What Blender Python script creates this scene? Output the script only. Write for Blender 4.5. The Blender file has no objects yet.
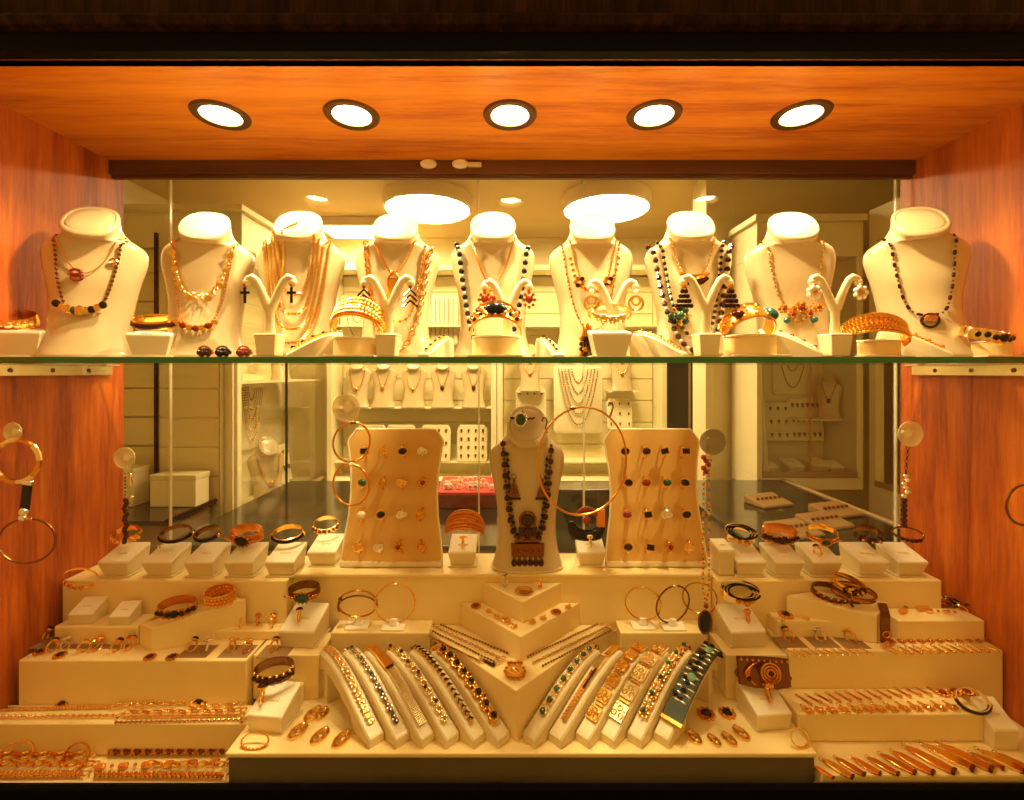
import bpy, math, random
from mathutils import Vector, Matrix, Euler
random.seed(7)
PI = math.pi
S = bpy.context.scene
COL = S.collection
F = 460.0                 # focal length in pixels
EYE = 1.45                # camera height
HZ = 372.0                # horizon row of the photograph
def W(px, py, y): return Vector(((px-512)*y/F, y, EYE-(py-HZ)*y/F))
def G(px, py, z):
    y = (EYE-z)*F/(py-HZ); return Vector(((px-512)*y/F, y, z))
def X(px, y): return (px-512)*y/F
# ------------------------------------------------------------------ materials
MATS = {}
def mat(name, col, rough=.5, metal=0., coat=0., emit=0., noise=0., nscale=30., bump=0., bscale=200., spec=.5, trans=0., ior=1.45):
    m = bpy.data.materials.new(name); m.use_nodes = True; nt = m.node_tree; N = nt.nodes; L = nt.links
    b = N['Principled BSDF']
    b.inputs['Base Color'].default_value = (*col, 1); b.inputs['Roughness'].default_value = rough
    b.inputs['Metallic'].default_value = metal; b.inputs['Coat Weight'].default_value = coat
    b.inputs['Coat Roughness'].default_value = .12; b.inputs['Specular IOR Level'].default_value = spec
    b.inputs['Transmission Weight'].default_value = trans; b.inputs['IOR'].default_value = ior
    if emit:
        b.inputs['Emission Color'].default_value = (*col, 1); b.inputs['Emission Strength'].default_value = emit
    if noise or bump:
        tc = N.new('ShaderNodeTexCoord')
        if noise:
            n = N.new('ShaderNodeTexNoise'); n.inputs['Scale'].default_value = nscale; n.inputs['Detail'].default_value = 3
            L.new(tc.outputs['Object'], n.inputs['Vector'])
            r = N.new('ShaderNodeMapRange'); r.inputs['To Min'].default_value = 1-noise; r.inputs['To Max'].default_value = 1+noise*.6
            L.new(n.outputs['Fac'], r.inputs['Value'])
            x = N.new('ShaderNodeVectorMath'); x.operation = 'SCALE'; x.inputs[0].default_value = col
            L.new(r.outputs['Result'], x.inputs['Scale']); L.new(x.outputs['Vector'], b.inputs['Base Color'])
        if bump:
            n = N.new('ShaderNodeTexNoise'); n.inputs['Scale'].default_value = bscale; L.new(tc.outputs['Object'], n.inputs['Vector'])
            bp = N.new('ShaderNodeBump'); bp.inputs['Strength'].default_value = bump; bp.inputs['Distance'].default_value = .002
            L.new(n.outputs['Fac'], bp.inputs['Height']); L.new(bp.outputs['Normal'], b.inputs['Normal'])
    MATS[name] = m; return m
def wood(name, stretch, c0, c1, c2, rough=.35, coat=.3):
    m = bpy.data.materials.new(name); m.use_nodes = True; nt = m.node_tree; N = nt.nodes; L = nt.links; b = N['Principled BSDF']
    tc = N.new('ShaderNodeTexCoord'); mp = N.new('ShaderNodeMapping'); mp.inputs['Scale'].default_value = stretch
    L.new(tc.outputs['Object'], mp.inputs['Vector'])
    n1 = N.new('ShaderNodeTexNoise'); n1.inputs['Scale'].default_value = 1.6; n1.inputs['Detail'].default_value = 5; n1.inputs['Distortion'].default_value = .6
    n2 = N.new('ShaderNodeTexNoise'); n2.inputs['Scale'].default_value = 9; n2.inputs['Detail'].default_value = 6; n2.inputs['Roughness'].default_value = .7
    L.new(mp.outputs['Vector'], n1.inputs['Vector']); L.new(mp.outputs['Vector'], n2.inputs['Vector'])
    mx = N.new('ShaderNodeMath'); mx.operation = 'MULTIPLY_ADD'; mx.inputs[1].default_value = .45
    L.new(n2.outputs['Fac'], mx.inputs[0])
    sc = N.new('ShaderNodeMath'); sc.operation = 'MULTIPLY'; sc.inputs[1].default_value = .55; L.new(n1.outputs['Fac'], sc.inputs[0]); L.new(sc.outputs[0], mx.inputs[2])
    r = N.new('ShaderNodeValToRGB'); e = r.color_ramp.elements
    e[0].position = .36; e[0].color = (*c0, 1); e[1].position = .66; e[1].color = (*c2, 1); k = e.new(.5); k.color = (*c1, 1)
    L.new(mx.outputs[0], r.inputs['Fac']); L.new(r.outputs['Color'], b.inputs['Base Color'])
    b.inputs['Roughness'].default_value = rough; b.inputs['Coat Weight'].default_value = coat; b.inputs['Coat Roughness'].default_value = .25
    bp = N.new('ShaderNodeBump'); bp.inputs['Strength'].default_value = .08; bp.inputs['Distance'].default_value = .002
    L.new(n2.outputs['Fac'], bp.inputs['Height']); L.new(bp.outputs['Normal'], b.inputs['Normal'])
    MATS[name] = m; return m
def thin_glass(name, tint, base=.04, rough=0.0, haze=None):
    m = bpy.data.materials.new(name); m.use_nodes = True; nt = m.node_tree; N = nt.nodes; L = nt.links; N.clear()
    o = N.new('ShaderNodeOutputMaterial'); t = N.new('ShaderNodeBsdfTransparent'); t.inputs['Color'].default_value = (*tint, 1)
    g = N.new('ShaderNodeBsdfGlossy'); g.inputs['Roughness'].default_value = rough
    lw = N.new('ShaderNodeLayerWeight'); lw.inputs['Blend'].default_value = .5
    p = N.new('ShaderNodeMath'); p.operation = 'POWER'; p.inputs[1].default_value = 5; L.new(lw.outputs['Facing'], p.inputs[0])
    q = N.new('ShaderNodeMath'); q.operation = 'MULTIPLY_ADD'; q.inputs[1].default_value = 1-base; q.inputs[2].default_value = base; L.new(p.outputs[0], q.inputs[0])
    mx = N.new('ShaderNodeMixShader'); L.new(q.outputs[0], mx.inputs['Fac']); L.new(t.outputs[0], mx.inputs[1]); L.new(g.outputs[0], mx.inputs[2])
    out = mx
    if haze:
        d = N.new('ShaderNodeBsdfDiffuse'); d.inputs['Color'].default_value = (*haze[:3], 1)
        m2 = N.new('ShaderNodeMixShader'); m2.inputs['Fac'].default_value = haze[3]; L.new(mx.outputs[0], m2.inputs[1]); L.new(d.outputs[0], m2.inputs[2]); out = m2
    L.new(out.outputs[0], o.inputs['Surface']); MATS[name] = m; return m

wood('wood_soffit', (1.2, 14, 14), (.46, .085, .003), (.70, .215, .006), (.84, .31, .012), .42, .08)
wood('wood_panel', (14, 14, 1.1), (.27, .036, .002), (.52, .10, .003), (.72, .18, .006), .45, .05)
wood('wood_dark', (22, 22, 1.5), (.009, .0036, .002), (.022, .0085, .0042), (.045, .018, .009), .6, .02)
wood('wood_trim', (1, 10, 10), (.07, .022, .006), (.11, .035, .008), (.15, .05, .012), .4, .3)
mat('black', (.004, .004, .004), .6, spec=.1)
mat('sill', (.006, .005, .004), .7, spec=.05)
mat('tier', (.92, .72, .31), .42, noise=.05, nscale=14, bump=.06, bscale=260)
mat('tier_shaded', (.15, .115, .06), .6, noise=.1, nscale=40, bump=.1, bscale=300)  # shaded copy of tier: the platform front's shade is put into the colour
mat('bust', (.60, .455, .235), .28, coat=.5)
mat('stand', (.78, .65, .37), .34, coat=.25)
mat('pad', (.94, .86, .62), .5, bump=.08, bscale=200)
mat('white', (.95, .90, .75), .35)
mat('board', (.74, .43, .11), .45, bump=.05)
mat('brown_mat', (.30, .16, .05), .6, bump=.1)
mat('gold', (1.0, .60, .13), .17, 1.)
mat('gold_pale', (1.0, .77, .36), .18, 1.)
mat('gold_red', (.80, .35, .055), .2, 1.)
mat('gold_dark', (.22, .085, .022), .3, 1.)
mat('amber', (.78, .25, .015), .2, .55, coat=.5)
mat('dark_stone', (.012, .005, .004), .12, spec=.35)
mat('navy_stone', (.010, .010, .016), .12, spec=.35)
mat('red_stone', (.24, .018, .006), .12, spec=.6)
mat('garnet', (.042, .003, .003), .1, spec=.5)
mat('green_stone', (.016, .085, .032), .12, spec=.6)
mat('teal_stone', (.016, .085, .06), .15, spec=.5)
mat('mint_stone', (.22, .46, .28), .2, coat=.5)
mat('pearl', (.95, .86, .68), .2, coat=.6)
mat('silver', (.92, .86, .74), .2, 1.)
mat('green_weave', (.028, .036, .006), .5, .1, bump=.3, bscale=500)
mat('bronze', (.16, .075, .03), .4, .6)
mat('lens', (1.0, .80, .44), .3, emit=72)
mat('baffle', (.85, .72, .48), .4)
mat('lamp', (1.0, .76, .38), .3, emit=50)
mat('lamp_rim', (.85, .72, .5), .4)
mat('shop_wall', (.80, .68, .36), .6)
mat('shop_ceiling', (.74, .55, .26), .7)
mat('shop_cab', (.86, .76, .46), .5)
mat('shop_slat', (.82, .72, .40), .55)
mat('shop_floor', (.12, .08, .05), .4)
mat('counter', (.012, .010, .009), .12, coat=.5)
mat('counter_side', (.25, .15, .07), .4)
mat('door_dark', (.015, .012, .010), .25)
mat('red_velvet', (.55, .015, .008), .6, bump=.2)
mat('red_dark', (.13, .004, .004), .4)
mat('gasket', (.012, .008, .005), .6, spec=.1)
mat('rail', (.42, .27, .13), .4)
mat('chrome', (.85, .76, .6), .15, 1.)
mat('screw', (.25, .12, .05), .4, 1.)
mat('tag', (.98, .95, .86), .6)
mat('brown_tag', (.40, .20, .06), .5)
mat('fur_orange', (.75, .35, .05), .4, .4, noise=.4, nscale=90)
thin_glass('pane', (.985, .985, .97), .035)
thin_glass('pane_front', (.99, .99, .98), .006)
thin_glass('shelf_face', (.97, .985, .96), .04)
thin_glass('cup_clear', (.93, .90, .82), .10, .05, haze=(.9, .75, .45, .30))
thin_glass('cup_dark', (.75, .70, .60), .14, .05, haze=(.30, .24, .14, .45))
thin_glass('pane_edge', (.95, .93, .8), .05, .1, haze=(.9, .85, .6, .6))
mat('shelf_edge', (.02, .16, .035), .12, coat=.4, noise=.35, nscale=14)  # noise darkens the green in patches, imitating refraction in the glass edge
for n_ in ('wood_dark', 'black', 'sill'): MATS[n_].node_tree.nodes['Principled BSDF'].inputs['Specular IOR Level'].default_value = .06
# ------------------------------------------------------------------ mesh builder
class MB:
    def __init__(s): s.v = []; s.f = []; s.m = []; s.cur = 0; s.M = None
    def _v(s, pts):
        b = len(s.v)
        for p in pts:
            p = Vector(p)
            if s.M is not None: p = s.M @ p
            s.v.append(p[:])
        return b
    def face(s, idx): s.f.append(tuple(idx)); s.m.append(s.cur)
    def quad(s, pts):
        b = s._v(pts); s.face(range(b, b+len(pts)))
    def hexa(s, p):          # 8 points: bottom 0..3 ccw, top 4..7 ccw
        b = s._v(p)
        for q in ((3,2,1,0),(4,5,6,7),(0,1,5,4),(1,2,6,5),(2,3,7,6),(3,0,4,7)): s.face([b+i for i in q])
    def box(s, c, d):
        x, y, z = c; a, b, h = d[0]/2, d[1]/2, d[2]/2
        s.hexa([(x-a,y-b,z-h),(x+a,y-b,z-h),(x+a,y+b,z-h),(x-a,y+b,z-h),(x-a,y-b,z+h),(x+a,y-b,z+h),(x+a,y+b,z+h),(x-a,y+b,z+h)])
    def span(s, x0, x1, y0, y1, z0, z1): s.box(((x0+x1)/2,(y0+y1)/2,(z0+z1)/2), (x1-x0, y1-y0, z1-z0))
    def prism(s, poly, z0, z1):   # z0/z1 numbers or per-vertex lists; poly ccw
        n = len(poly); za = z0 if isinstance(z0, (list, tuple)) else [z0]*n; zb = z1 if isinstance(z1, (list, tuple)) else [z1]*n
        b = s._v([(p[0],p[1],za[i]) for i,p in enumerate(poly)] + [(p[0],p[1],zb[i]) for i,p in enumerate(poly)])
        s.face([b+i for i in range(n)][::-1]); s.face([b+n+i for i in range(n)])
        for i in range(n):
            j = (i+1)%n; s.face((b+i,b+j,b+n+j,b+n+i))
    def loft(s, rings, closed=True, caps=True):
        n = len(rings[0]); b = s._v([p for r in rings for p in r])
        for k in range(len(rings)-1):
            for i in range(n if closed else n-1):
                j = (i+1)%n; s.face((b+k*n+i, b+k*n+j, b+(k+1)*n+j, b+(k+1)*n+i))
        if caps:
            s.face([b+i for i in range(n)][::-1]); s.face([b+(len(rings)-1)*n+i for i in range(n)])
    def lathe(s, prof, n=16, c=(0,0,0), sx=1, sy=1, caps=True):   # profile (r, z), around +z
        s.loft([[(c[0]+r*sx*math.cos(2*PI*i/n), c[1]+r*sy*math.sin(2*PI*i/n), c[2]+z) for i in range(n)] for r, z in prof], True, caps)
    def tube(s, pts, r, n=6, closed=False, sz=1.0):
        pts = [Vector(p) for p in pts]; m = len(pts); rings = []
        rr = r if isinstance(r, (list, tuple)) else [r]*m
        up = None
        for i in range(m):
            if closed: t = pts[(i+1)%m]-pts[i-1]
            else: t = pts[min(i+1,m-1)]-pts[max(i-1,0)]
            if t.length < 1e-9: t = Vector((0,0,1))
            t.normalize()
            if up is None:
                up = Vector((0,0,1)) if abs(t.z) < .9 else Vector((0,1,0))
            a = up - t*up.dot(t)
            if a.length < 1e-6: a = t.orthogonal()
            a.normalize(); bb = t.cross(a); up = a
            rings.append([pts[i]+(a*math.sin(2*PI*k/n)*sz+bb*math.cos(2*PI*k/n))*rr[i] for k in range(n)])
        if closed: rings.append(rings[0]); s.loft(rings, True, False)
        else: s.loft(rings, True, True)
    def ball(s, c, r, n=8, k=5, sx=1, sy=1, sz=1):
        c = Vector(c); b = s._v([c+Vector((0,0,-r*sz))]+[c+Vector((r*sx*math.sin(PI*j/k)*math.cos(2*PI*i/n), r*sy*math.sin(PI*j/k)*math.sin(2*PI*i/n), -r*sz*math.cos(PI*j/k))) for j in range(1,k) for i in range(n)]+[c+Vector((0,0,r*sz))])
        for i in range(n):
            j = (i+1)%n; s.face((b,b+1+j,b+1+i)); e = b+1+(k-2)*n; s.face((e+i,e+j,b+1+(k-1)*n))
        for q in range(k-2):
            for i in range(n):
                j = (i+1)%n; a = b+1+q*n; s.face((a+i,a+j,a+n+j,a+n+i))
    def ring(s, c, R, r, n=24, k=6, axis='z', sy=1.0, a0=0, a1=2*PI, sz=1.0):
        full = abs(a1-a0-2*PI) < 1e-6; m = n if full else n+1; pts = []
        for i in range(m):
            a = a0+(a1-a0)*i/n; u, w = R*math.cos(a), R*sy*math.sin(a)
            p = {'z':(u,w,0),'y':(u,0,w),'x':(0,u,w)}[axis]; pts.append(Vector(c)+Vector(p))
        s.tube(pts, r, k, full, sz)
    def gem(s, c, r, n=8, h=.7, sx=1, sy=1, up=1):
        s.loft([[ (c[0]+q*r*sx*math.cos(2*PI*(i+.5)/n), c[1]+q*r*sy*math.sin(2*PI*(i+.5)/n), c[2]+z*r*h*up) for i in range(n)] for q, z in ((.55,-.5),(1,0),(.82,.55),(.45,.8))])
    def build(s, name, mats, parent=None, smooth=True, bevel=0, angle=40, loc=None):
        me = bpy.data.meshes.new(name); me.from_pydata(s.v, [], s.f)
        if not isinstance(mats, (list, tuple)): mats = [mats]
        for m in mats: me.materials.append(MATS[m])
        if len(mats) > 1: me.polygons.foreach_set('material_index', s.m)
        me.update()
        if smooth:
            me.polygons.foreach_set('use_smooth', [True]*len(me.polygons)); me.set_sharp_from_angle(angle=math.radians(angle))
        o = bpy.data.objects.new(name, me); COL.objects.link(o)
        if parent is not None: o.parent = parent
        if loc is not None: o.location = loc
        if bevel:
            b = o.modifiers.new('Bevel', 'BEVEL'); b.width = bevel; b.segments = 2; b.limit_method = 'ANGLE'; b.angle_limit = math.radians(50)
        return o
def tag(o, label, cat, group=None):
    o['label'] = label; o['category'] = cat
    if group: o['group'] = group
    return o
def struct(o): o['kind'] = 'structure'; return o
def thing(name, label, cat, loc=(0,0,0), rot=(0,0,0), group=None, scale=1):
    o = bpy.data.objects.new(name, None); COL.objects.link(o); o.empty_display_size = .01
    o.location = loc; o.rotation_euler = rot; o.scale = (scale,)*3 if isinstance(scale, (int, float)) else tuple(scale)
    return tag(o, label, cat, group)
def copy_tree(o, parent=None):
    c = o.copy(); COL.objects.link(c)
    if parent is not None: c.parent = parent
    for ch in list(o.children): copy_tree(ch, c)
    return c
PROTO = {}
def inst(key, name, builder, label, cat, loc, rot=(0,0,0), group=None, scale=1):
    """first call builds the thing with its parts, later calls copy it"""
    if key in PROTO:
        r = copy_tree(PROTO[key]); r.location = loc; r.rotation_euler = rot; r.scale = (scale,)*3 if isinstance(scale, (int, float)) else tuple(scale)
        if 'group' in r: del r['group']
        return tag(r, label, cat, group)
    r = thing(name, label, cat, loc, rot, group, scale); builder(r); PROTO[key] = r; return r
def rot_from(xa, ya, za): return Matrix((xa, ya, za)).transposed().to_euler()
def ordinal(i): return ['first','second','third','fourth','fifth','sixth','seventh','eighth','ninth','tenth','eleventh','twelfth','thirteenth','fourteenth','fifteenth','sixteenth','seventeenth','eighteenth'][i]
# ------------------------------------------------------------------ the case: wood lined shop window
DB, WX, CZ, FY = 1.109, .95, 1.949, .755       # back glass, half width, soffit height, front edge of the soffit
LY = .893                                      # row of downlights
LX = [X(p, LY) for p in (221, 352, 510, 654, 801)]
def ceiling_case():
    m = MB(); y0, y1 = .735, 1.125; r = .041
    edges = [-.97] + [(a+b)/2 for a, b in zip(LX, LX[1:])] + [.97]
    for i, cx in enumerate(LX):
        xa, xb = edges[i], edges[i+1]
        an = sorted([2*PI*k/32 for k in range(32)] + [math.atan2(y-LY, x-cx) % (2*PI) for x in (xa, xb) for y in (y0, y1)])
        def outer(a):
            c, s = math.cos(a), math.sin(a); t = 1e9
            if c > 1e-9: t = min(t, (xb-cx)/c)
            if c < -1e-9: t = min(t, (xa-cx)/c)
            if s > 1e-9: t = min(t, (y1-LY)/s)
            if s < -1e-9: t = min(t, (y0-LY)/s)
            return (cx+c*t, LY+s*t, CZ)
        n = len(an)
        for k in range(n):
            a, b = an[k], an[(k+1) % n]
            if abs(a-b) < 1e-6: continue
            m.quad([(cx+r*math.cos(a), LY+r*math.sin(a), CZ), (cx+r*math.cos(b), LY+r*math.sin(b), CZ), outer(b), outer(a)])
    return m
m = ceiling_case()
m.span(-.99, .99, .735, 1.125, CZ+.07, CZ+.09)
struct(m.build('ceiling', 'wood_soffit', smooth=False))
m = MB(); m.span(-.99, -WX, .735, 1.125, .70, CZ+.07); struct(m.build('wall_left', 'wood_panel', smooth=False))
m = MB(); m.span(WX, .99, .735, 1.125, .70, CZ+.07); struct(m.build('wall_right', 'wood_panel', smooth=False))
m = MB(); m.span(-WX, WX, .742, 1.125, .70, .766); struct(m.build('floor', 'tier', smooth=False))
m = MB(); m.span(-WX, WX, 1.082, 1.104, 1.917, CZ); m.span(-WX, WX, 1.090, 1.100, 1.909, 1.917); struct(m.build('trim_1', 'wood_trim', smooth=False, bevel=.001))
# fascia above the front pane
m = MB(); m.span(-1.3, 1.3, .715, .735, CZ, 1.978); m.span(-1.3, 1.3, .735, .752, CZ, CZ+.08); struct(m.build('trim_2', 'black', smooth=False, bevel=.001))
m = MB(); m.loft([[(-1.3,.722,1.978),(-1.3,.704,1.983),(-1.3,.700,1.993),(-1.3,.706,2.002),(-1.3,.722,2.006)], [(1.3,.722,1.978),(1.3,.704,1.983),(1.3,.700,1.993),(1.3,.706,2.002),(1.3,.722,2.006)]]); struct(m.build('trim_3', 'wood_dark'))
m = MB(); m.span(-1.3, 1.3, .718, .735, 2.006, 2.30); struct(m.build('wall_front', 'wood_dark', smooth=False))
m = MB(); m.span(-1.3, 1.3, .66, .738, .55, .7665); m.span(-1.3, 1.3, .735, .748, .76, .7835); struct(m.build('trim_4', 'sill', smooth=False, bevel=.002))
m = MB(); m.span(-1.3, -WX-.04, .715, .76, .55, 2.0); m.span(WX+.04, 1.3, .715, .76, .55, 2.0); struct(m.build('trim_5', 'wood_dark', smooth=False))
m = MB(); m.span(-.949, .949, .7425, .7465, .784, CZ+.02); struct(m.build('window_1', 'pane_front', smooth=False))
# sliding panes at the back of the case
for n, (a, b, y) in enumerate(((-.95,-.833,1.120),(-.838,-.080,1.112),(-.086,.176,1.120),(.170,.929,1.112))):
    m = MB(); m.span(a, b, y, y+.005, .77, 1.93); w = struct(m.build('window_%d' % (n+2), 'pane', smooth=False))
    m = MB()
    m.span(b-.0015, b+.0015, y-.001, y+.006, .77, 1.93)
    m.build('pane_edge', 'pane_edge', w, smooth=False)
# five recessed downlights
def b_light(r):
    m = MB(); m.lathe([(.036,.003),(.037,-.003),(.050,-.0045),(.0525,-.001),(.0525,.0005),(.036,.003)], 36, caps=False); m.build('trim_ring', 'bronze', r)
    m = MB(); m.lathe([(.037,-.002),(.035,.003),(.0335,.0105),(.033,.012)], 32, caps=False); bf = m.build('baffle', 'baffle', r)
    m = MB(); m.lathe([(.0325,.0105),(.0326,.014)], 32); m.build('lens', 'lens', bf)
    m = MB(); m.lathe([(.045,.0025),(.045,.06),(.0,.061)], 24, caps=False); m.build('housing', 'black', r)
for i, x in enumerate(LX):
    inst('downlight', 'recessed_downlight', b_light, ('%s of the five round bronze rimmed downlights in the wooden soffit, counted from the left' % ordinal(i)).capitalize(), 'light', (x, LY, CZ), group='downlights in the wooden soffit')
for i, x in enumerate(LX):
    ld = bpy.data.lights.new('downlight_beam', 'SPOT'); lo = bpy.data.objects.new('downlight_beam', ld); COL.objects.link(lo)
    ld.energy = 21.5; ld.color = (1, .80, .44); ld.spot_size = math.radians(140); ld.spot_blend = .45; ld.shadow_soft_size = .02
    lo.location = (x, LY, CZ+.006); lo.rotation_euler = (math.radians(-11), 0, 0)
# glass shelf on two rails
SZ, SY0, SY1 = 1.477, .830, 1.045
t = thing('glass_shelf', 'long clear glass shelf with green edge under the nine upper busts', 'shelf', (0, SY0, SZ))
m = MB(); w = WX-.001
m.quad([(-w,0,0),(w,0,0),(w,SY1-SY0,0),(-w,SY1-SY0,0)]); m.quad([(-w,SY1-SY0,-.0105),(w,SY1-SY0,-.0105),(w,0,-.0105),(-w,0,-.0105)])
m.build('pane', 'shelf_face', t, smooth=False)
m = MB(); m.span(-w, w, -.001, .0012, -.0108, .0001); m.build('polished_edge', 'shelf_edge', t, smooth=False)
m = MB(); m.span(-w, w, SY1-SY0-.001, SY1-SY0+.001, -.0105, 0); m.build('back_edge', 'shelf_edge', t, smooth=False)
for sgn, lab in ((-1, 'pale metal rail screwed to the left wooden wall beneath the glass shelf'), (1, 'pale metal rail screwed to the right wooden wall beneath the glass shelf')):
    t = thing('shelf_bracket', lab, 'bracket', (sgn*WX, .92, SZ-.0108))
    m = MB(); m.span(-.012 if sgn > 0 else 0, 0 if sgn > 0 else .012, -.12, .16, -.024, -.0002); m.span(-.03 if sgn > 0 else 0, 0 if sgn > 0 else .03, -.12, .16, -.003, -.0002)
    ra = m.build('rail', 'chrome', t, smooth=False, bevel=.001)
    for y in (-.06, .02, .10):
        m = MB(); m.M = Matrix.Translation((-sgn*.012, y, -.013)) @ Matrix.Rotation(-sgn*PI/2, 4, 'Y'); m.lathe([(.0045,0),(.0045,.001),(.002,.003)], 10); m.build('screw', 'screw', ra)
# two small pale oval discs on the trim above the back panes
for px, lab in ((428, 'small pale oval disc on the dark trim, left one of two'), (460, 'small pale oval disc on the dark trim beside a clip')):
    c = W(px, 163, 1.075)
    t = thing('pale_disc', lab, 'fitting', (c.x, 1.082, c.z))
    m = MB(); m.M = Matrix.Rotation(PI/2, 4, 'X'); m.lathe([(.019,0),(.019,.006),(.013,.011)], 20, sy=.55); m.build('cap', 'white', t)
    if px == 460:
        m = MB(); m.box((.034,-.005,-.003), (.032,.010,.010)); m.build('clip', 'stand', t, bevel=.002)
# ------------------------------------------------------------------ the shop behind the glass
SC = 2.50
m = MB(); m.span(-2.2, 2.3, 1.13, 3.75, SC, SC+.05); struct(m.build('ceiling', 'shop_ceiling', smooth=False))
m = MB(); m.span(1.85, 1.853, 1.14, 3.6, SC-.0015, SC+.001); m.span(-2.1, 2.2, 2.05, 2.053, SC-.0015, SC+.001); struct(m.build('trim_6', 'rail', smooth=False))
m = MB(); m.span(-2.2, 2.3, 1.13, 3.75, -.05, 0); struct(m.build('floor', 'shop_floor', smooth=False))
m = MB(); m.span(-2.2, -2.15, 1.13, 3.75, 0, SC); struct(m.build('wall_left', 'shop_wall', smooth=False))
m = MB(); m.span(2.0, 2.3, 1.13, 3.75, 0, SC); struct(m.build('wall_right', 'shop_wall', smooth=False))
m = MB(); m.span(-2.15, 2.0, 3.66, 3.75, 0, SC); struct(m.build('wall_back', 'shop_wall', smooth=False))
m = MB(); m.span(-2.2, -.99, 1.125, 1.14, 0, SC); m.span(.99, 2.3, 1.125, 1.14, 0, SC); m.span(-.99, .99, 1.125, 1.14, 2.0, SC); m.span(-.99, .99, 1.128, 1.14, 0, .70); struct(m.build('wall_front', 'shop_wall', smooth=False))
# bulkhead / cornice round the shop ceiling
m = MB(); m.span(-2.15, 2.0, 3.60, 3.66, 2.28, SC); m.span(-2.15, 2.0, 3.57, 3.60, 2.22, 2.28); m.span(-2.15, -2.10, 2.4, 3.6, 2.30, SC); struct(m.build('trim_7', 'shop_cab', smooth=False, bevel=.004))
# round ceiling lamps
def b_lamp(r):
    m = MB(); m.lathe([(.262,.0),(.266,-.02),(.262,-.072),(.250,-.082),(.246,-.076)], 48, caps=False); m.build('rim', 'lamp_rim', r)
    m = MB(); m.lathe([(.247,-.070),(.240,-.080),(.18,-.088),(.0,-.091)], 48, caps=False); m.build('diffuser', 'lamp', r)
for px, lab in ((428, 'big round white ceiling lamp in the shop, left of the middle bust'), (606, 'big round white ceiling lamp in the shop, right of the middle bust')):
    inst('lamp', 'ceiling_lamp', b_lamp, lab, 'lamp', (X(px, 2.76), 2.76, SC), group='round lamps on the shop ceiling')
t = thing('ceiling_lamp', 'far white lamp panel low behind the fourth upper bust', 'lamp', (X(360, 3.25), 3.25, SC))
m = MB(); m.box((0,0,-.03), (.5,.3,.06)); m.build('frame', 'lamp_rim', t, bevel=.004)
m = MB(); m.box((0,0,-.062), (.46,.26,.006)); m.build('diffuser', 'lamp', t)
def slats(m, x0, x1, y, z0, z1, step, t=.006, axis='y', gap=.008):
    z = z0
    while z < z1-.02:
        zz = min(z+step-gap, z1)
        if axis == 'y': m.span(x0, x1, y-t, y, z, zz)
        else: m.span(y, y+t, x0, x1, z, zz)
        z += step
# left cabinet: runs along the left wall towards the back
t = thing('display_cabinet', 'tall cream glazed display cabinet along the left wall of the shop', 'cabinet', (-1.78, 3.0, 0))
def C(x, y, z): return (x+1.78, y-3.0, z)
m = MB(); m.M = Matrix.Translation((1.78, -3.0, 0))
m.span(-2.14, -1.41, 2.40, 3.60, .02, .60); m.span(-2.14, -1.41, 2.40, 3.60, 2.10, 2.28); m.span(-2.14, -1.80, 2.42, 3.60, .60, 2.10)
m.span(-1.799, -1.41, 2.362, 2.399, .60, 2.10); m.span(-1.45, -1.41, 3.55, 3.60, .60, 2.10)
m.span(-2.16, -1.38, 2.35, 3.61, 2.28, 2.31)
m.build('carcass', 'shop_cab', t, smooth=False, bevel=.003)
m = MB(); m.M = Matrix.Translation((1.78, -3.0, 0)); slats(m, 2.42, 3.58, -1.80, .70, 2.08, .135, axis='x'); m.build('slat_panel', 'shop_slat', t, smooth=False, bevel=.0015)
m = MB(); m.M = Matrix.Translation((1.78, -3.0, 0)); slats(m, -2.13, -1.83, 2.398, .62, 2.08, .150); slats(m, -1.80, -1.50, 2.36, .62, 2.08, .150); m.build('end_panel', 'shop_slat', t, smooth=False, bevel=.0015)
m = MB(); m.M = Matrix.Translation((1.78, -3.0, 0)); m.span(-1.49, -1.475, 2.345, 2.36, .6, 2.1); m.span(-1.45, -1.425, 2.345, 2.36, .6, 2.1); m.build('upright', 'shop_cab', t, smooth=False, bevel=.002)
m = MB(); m.M = Matrix.Translation((1.78, -3.0, 0)); m.span(-1.822, -1.808, 2.34, 2.355, .6, 2.16); m.span(-1.418, -1.408, 2.875, 2.889, .64, 2.1); m.build('gasket', 'gasket', t, smooth=False)
m = MB(); m.M = Matrix.Translation((1.78, -3.0, 0)); m.span(-1.43, -1.395, 2.40, 3.58, .60, .625); m.span(-1.43, -1.40, 2.40, 3.58, .655, .672); m.build('sill_rail', 'rail', t, smooth=False, bevel=.002)
m = MB(); m.M = Matrix.Translation((1.78, -3.0, 0)); m.span(-1.45, -1.34, 2.38, 3.60, .54, .60); m.build('ledge', 'shop_cab', t, smooth=False, bevel=.003)
m = MB(); m.M = Matrix.Translation((1.78, -3.0, 0)); m.span(-1.79, -1.46, 2.45, 3.5, 1.385, 1.395); m.build('shelf', 'shop_cab', t, smooth=False)
m = MB(); m.M = Matrix.Translation((1.78, -3.0, 0)); m.span(-1.416, -1.412, 2.41, 3.54, .672, 2.1); m.build('glass_door', 'pane', t, smooth=False)
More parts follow.
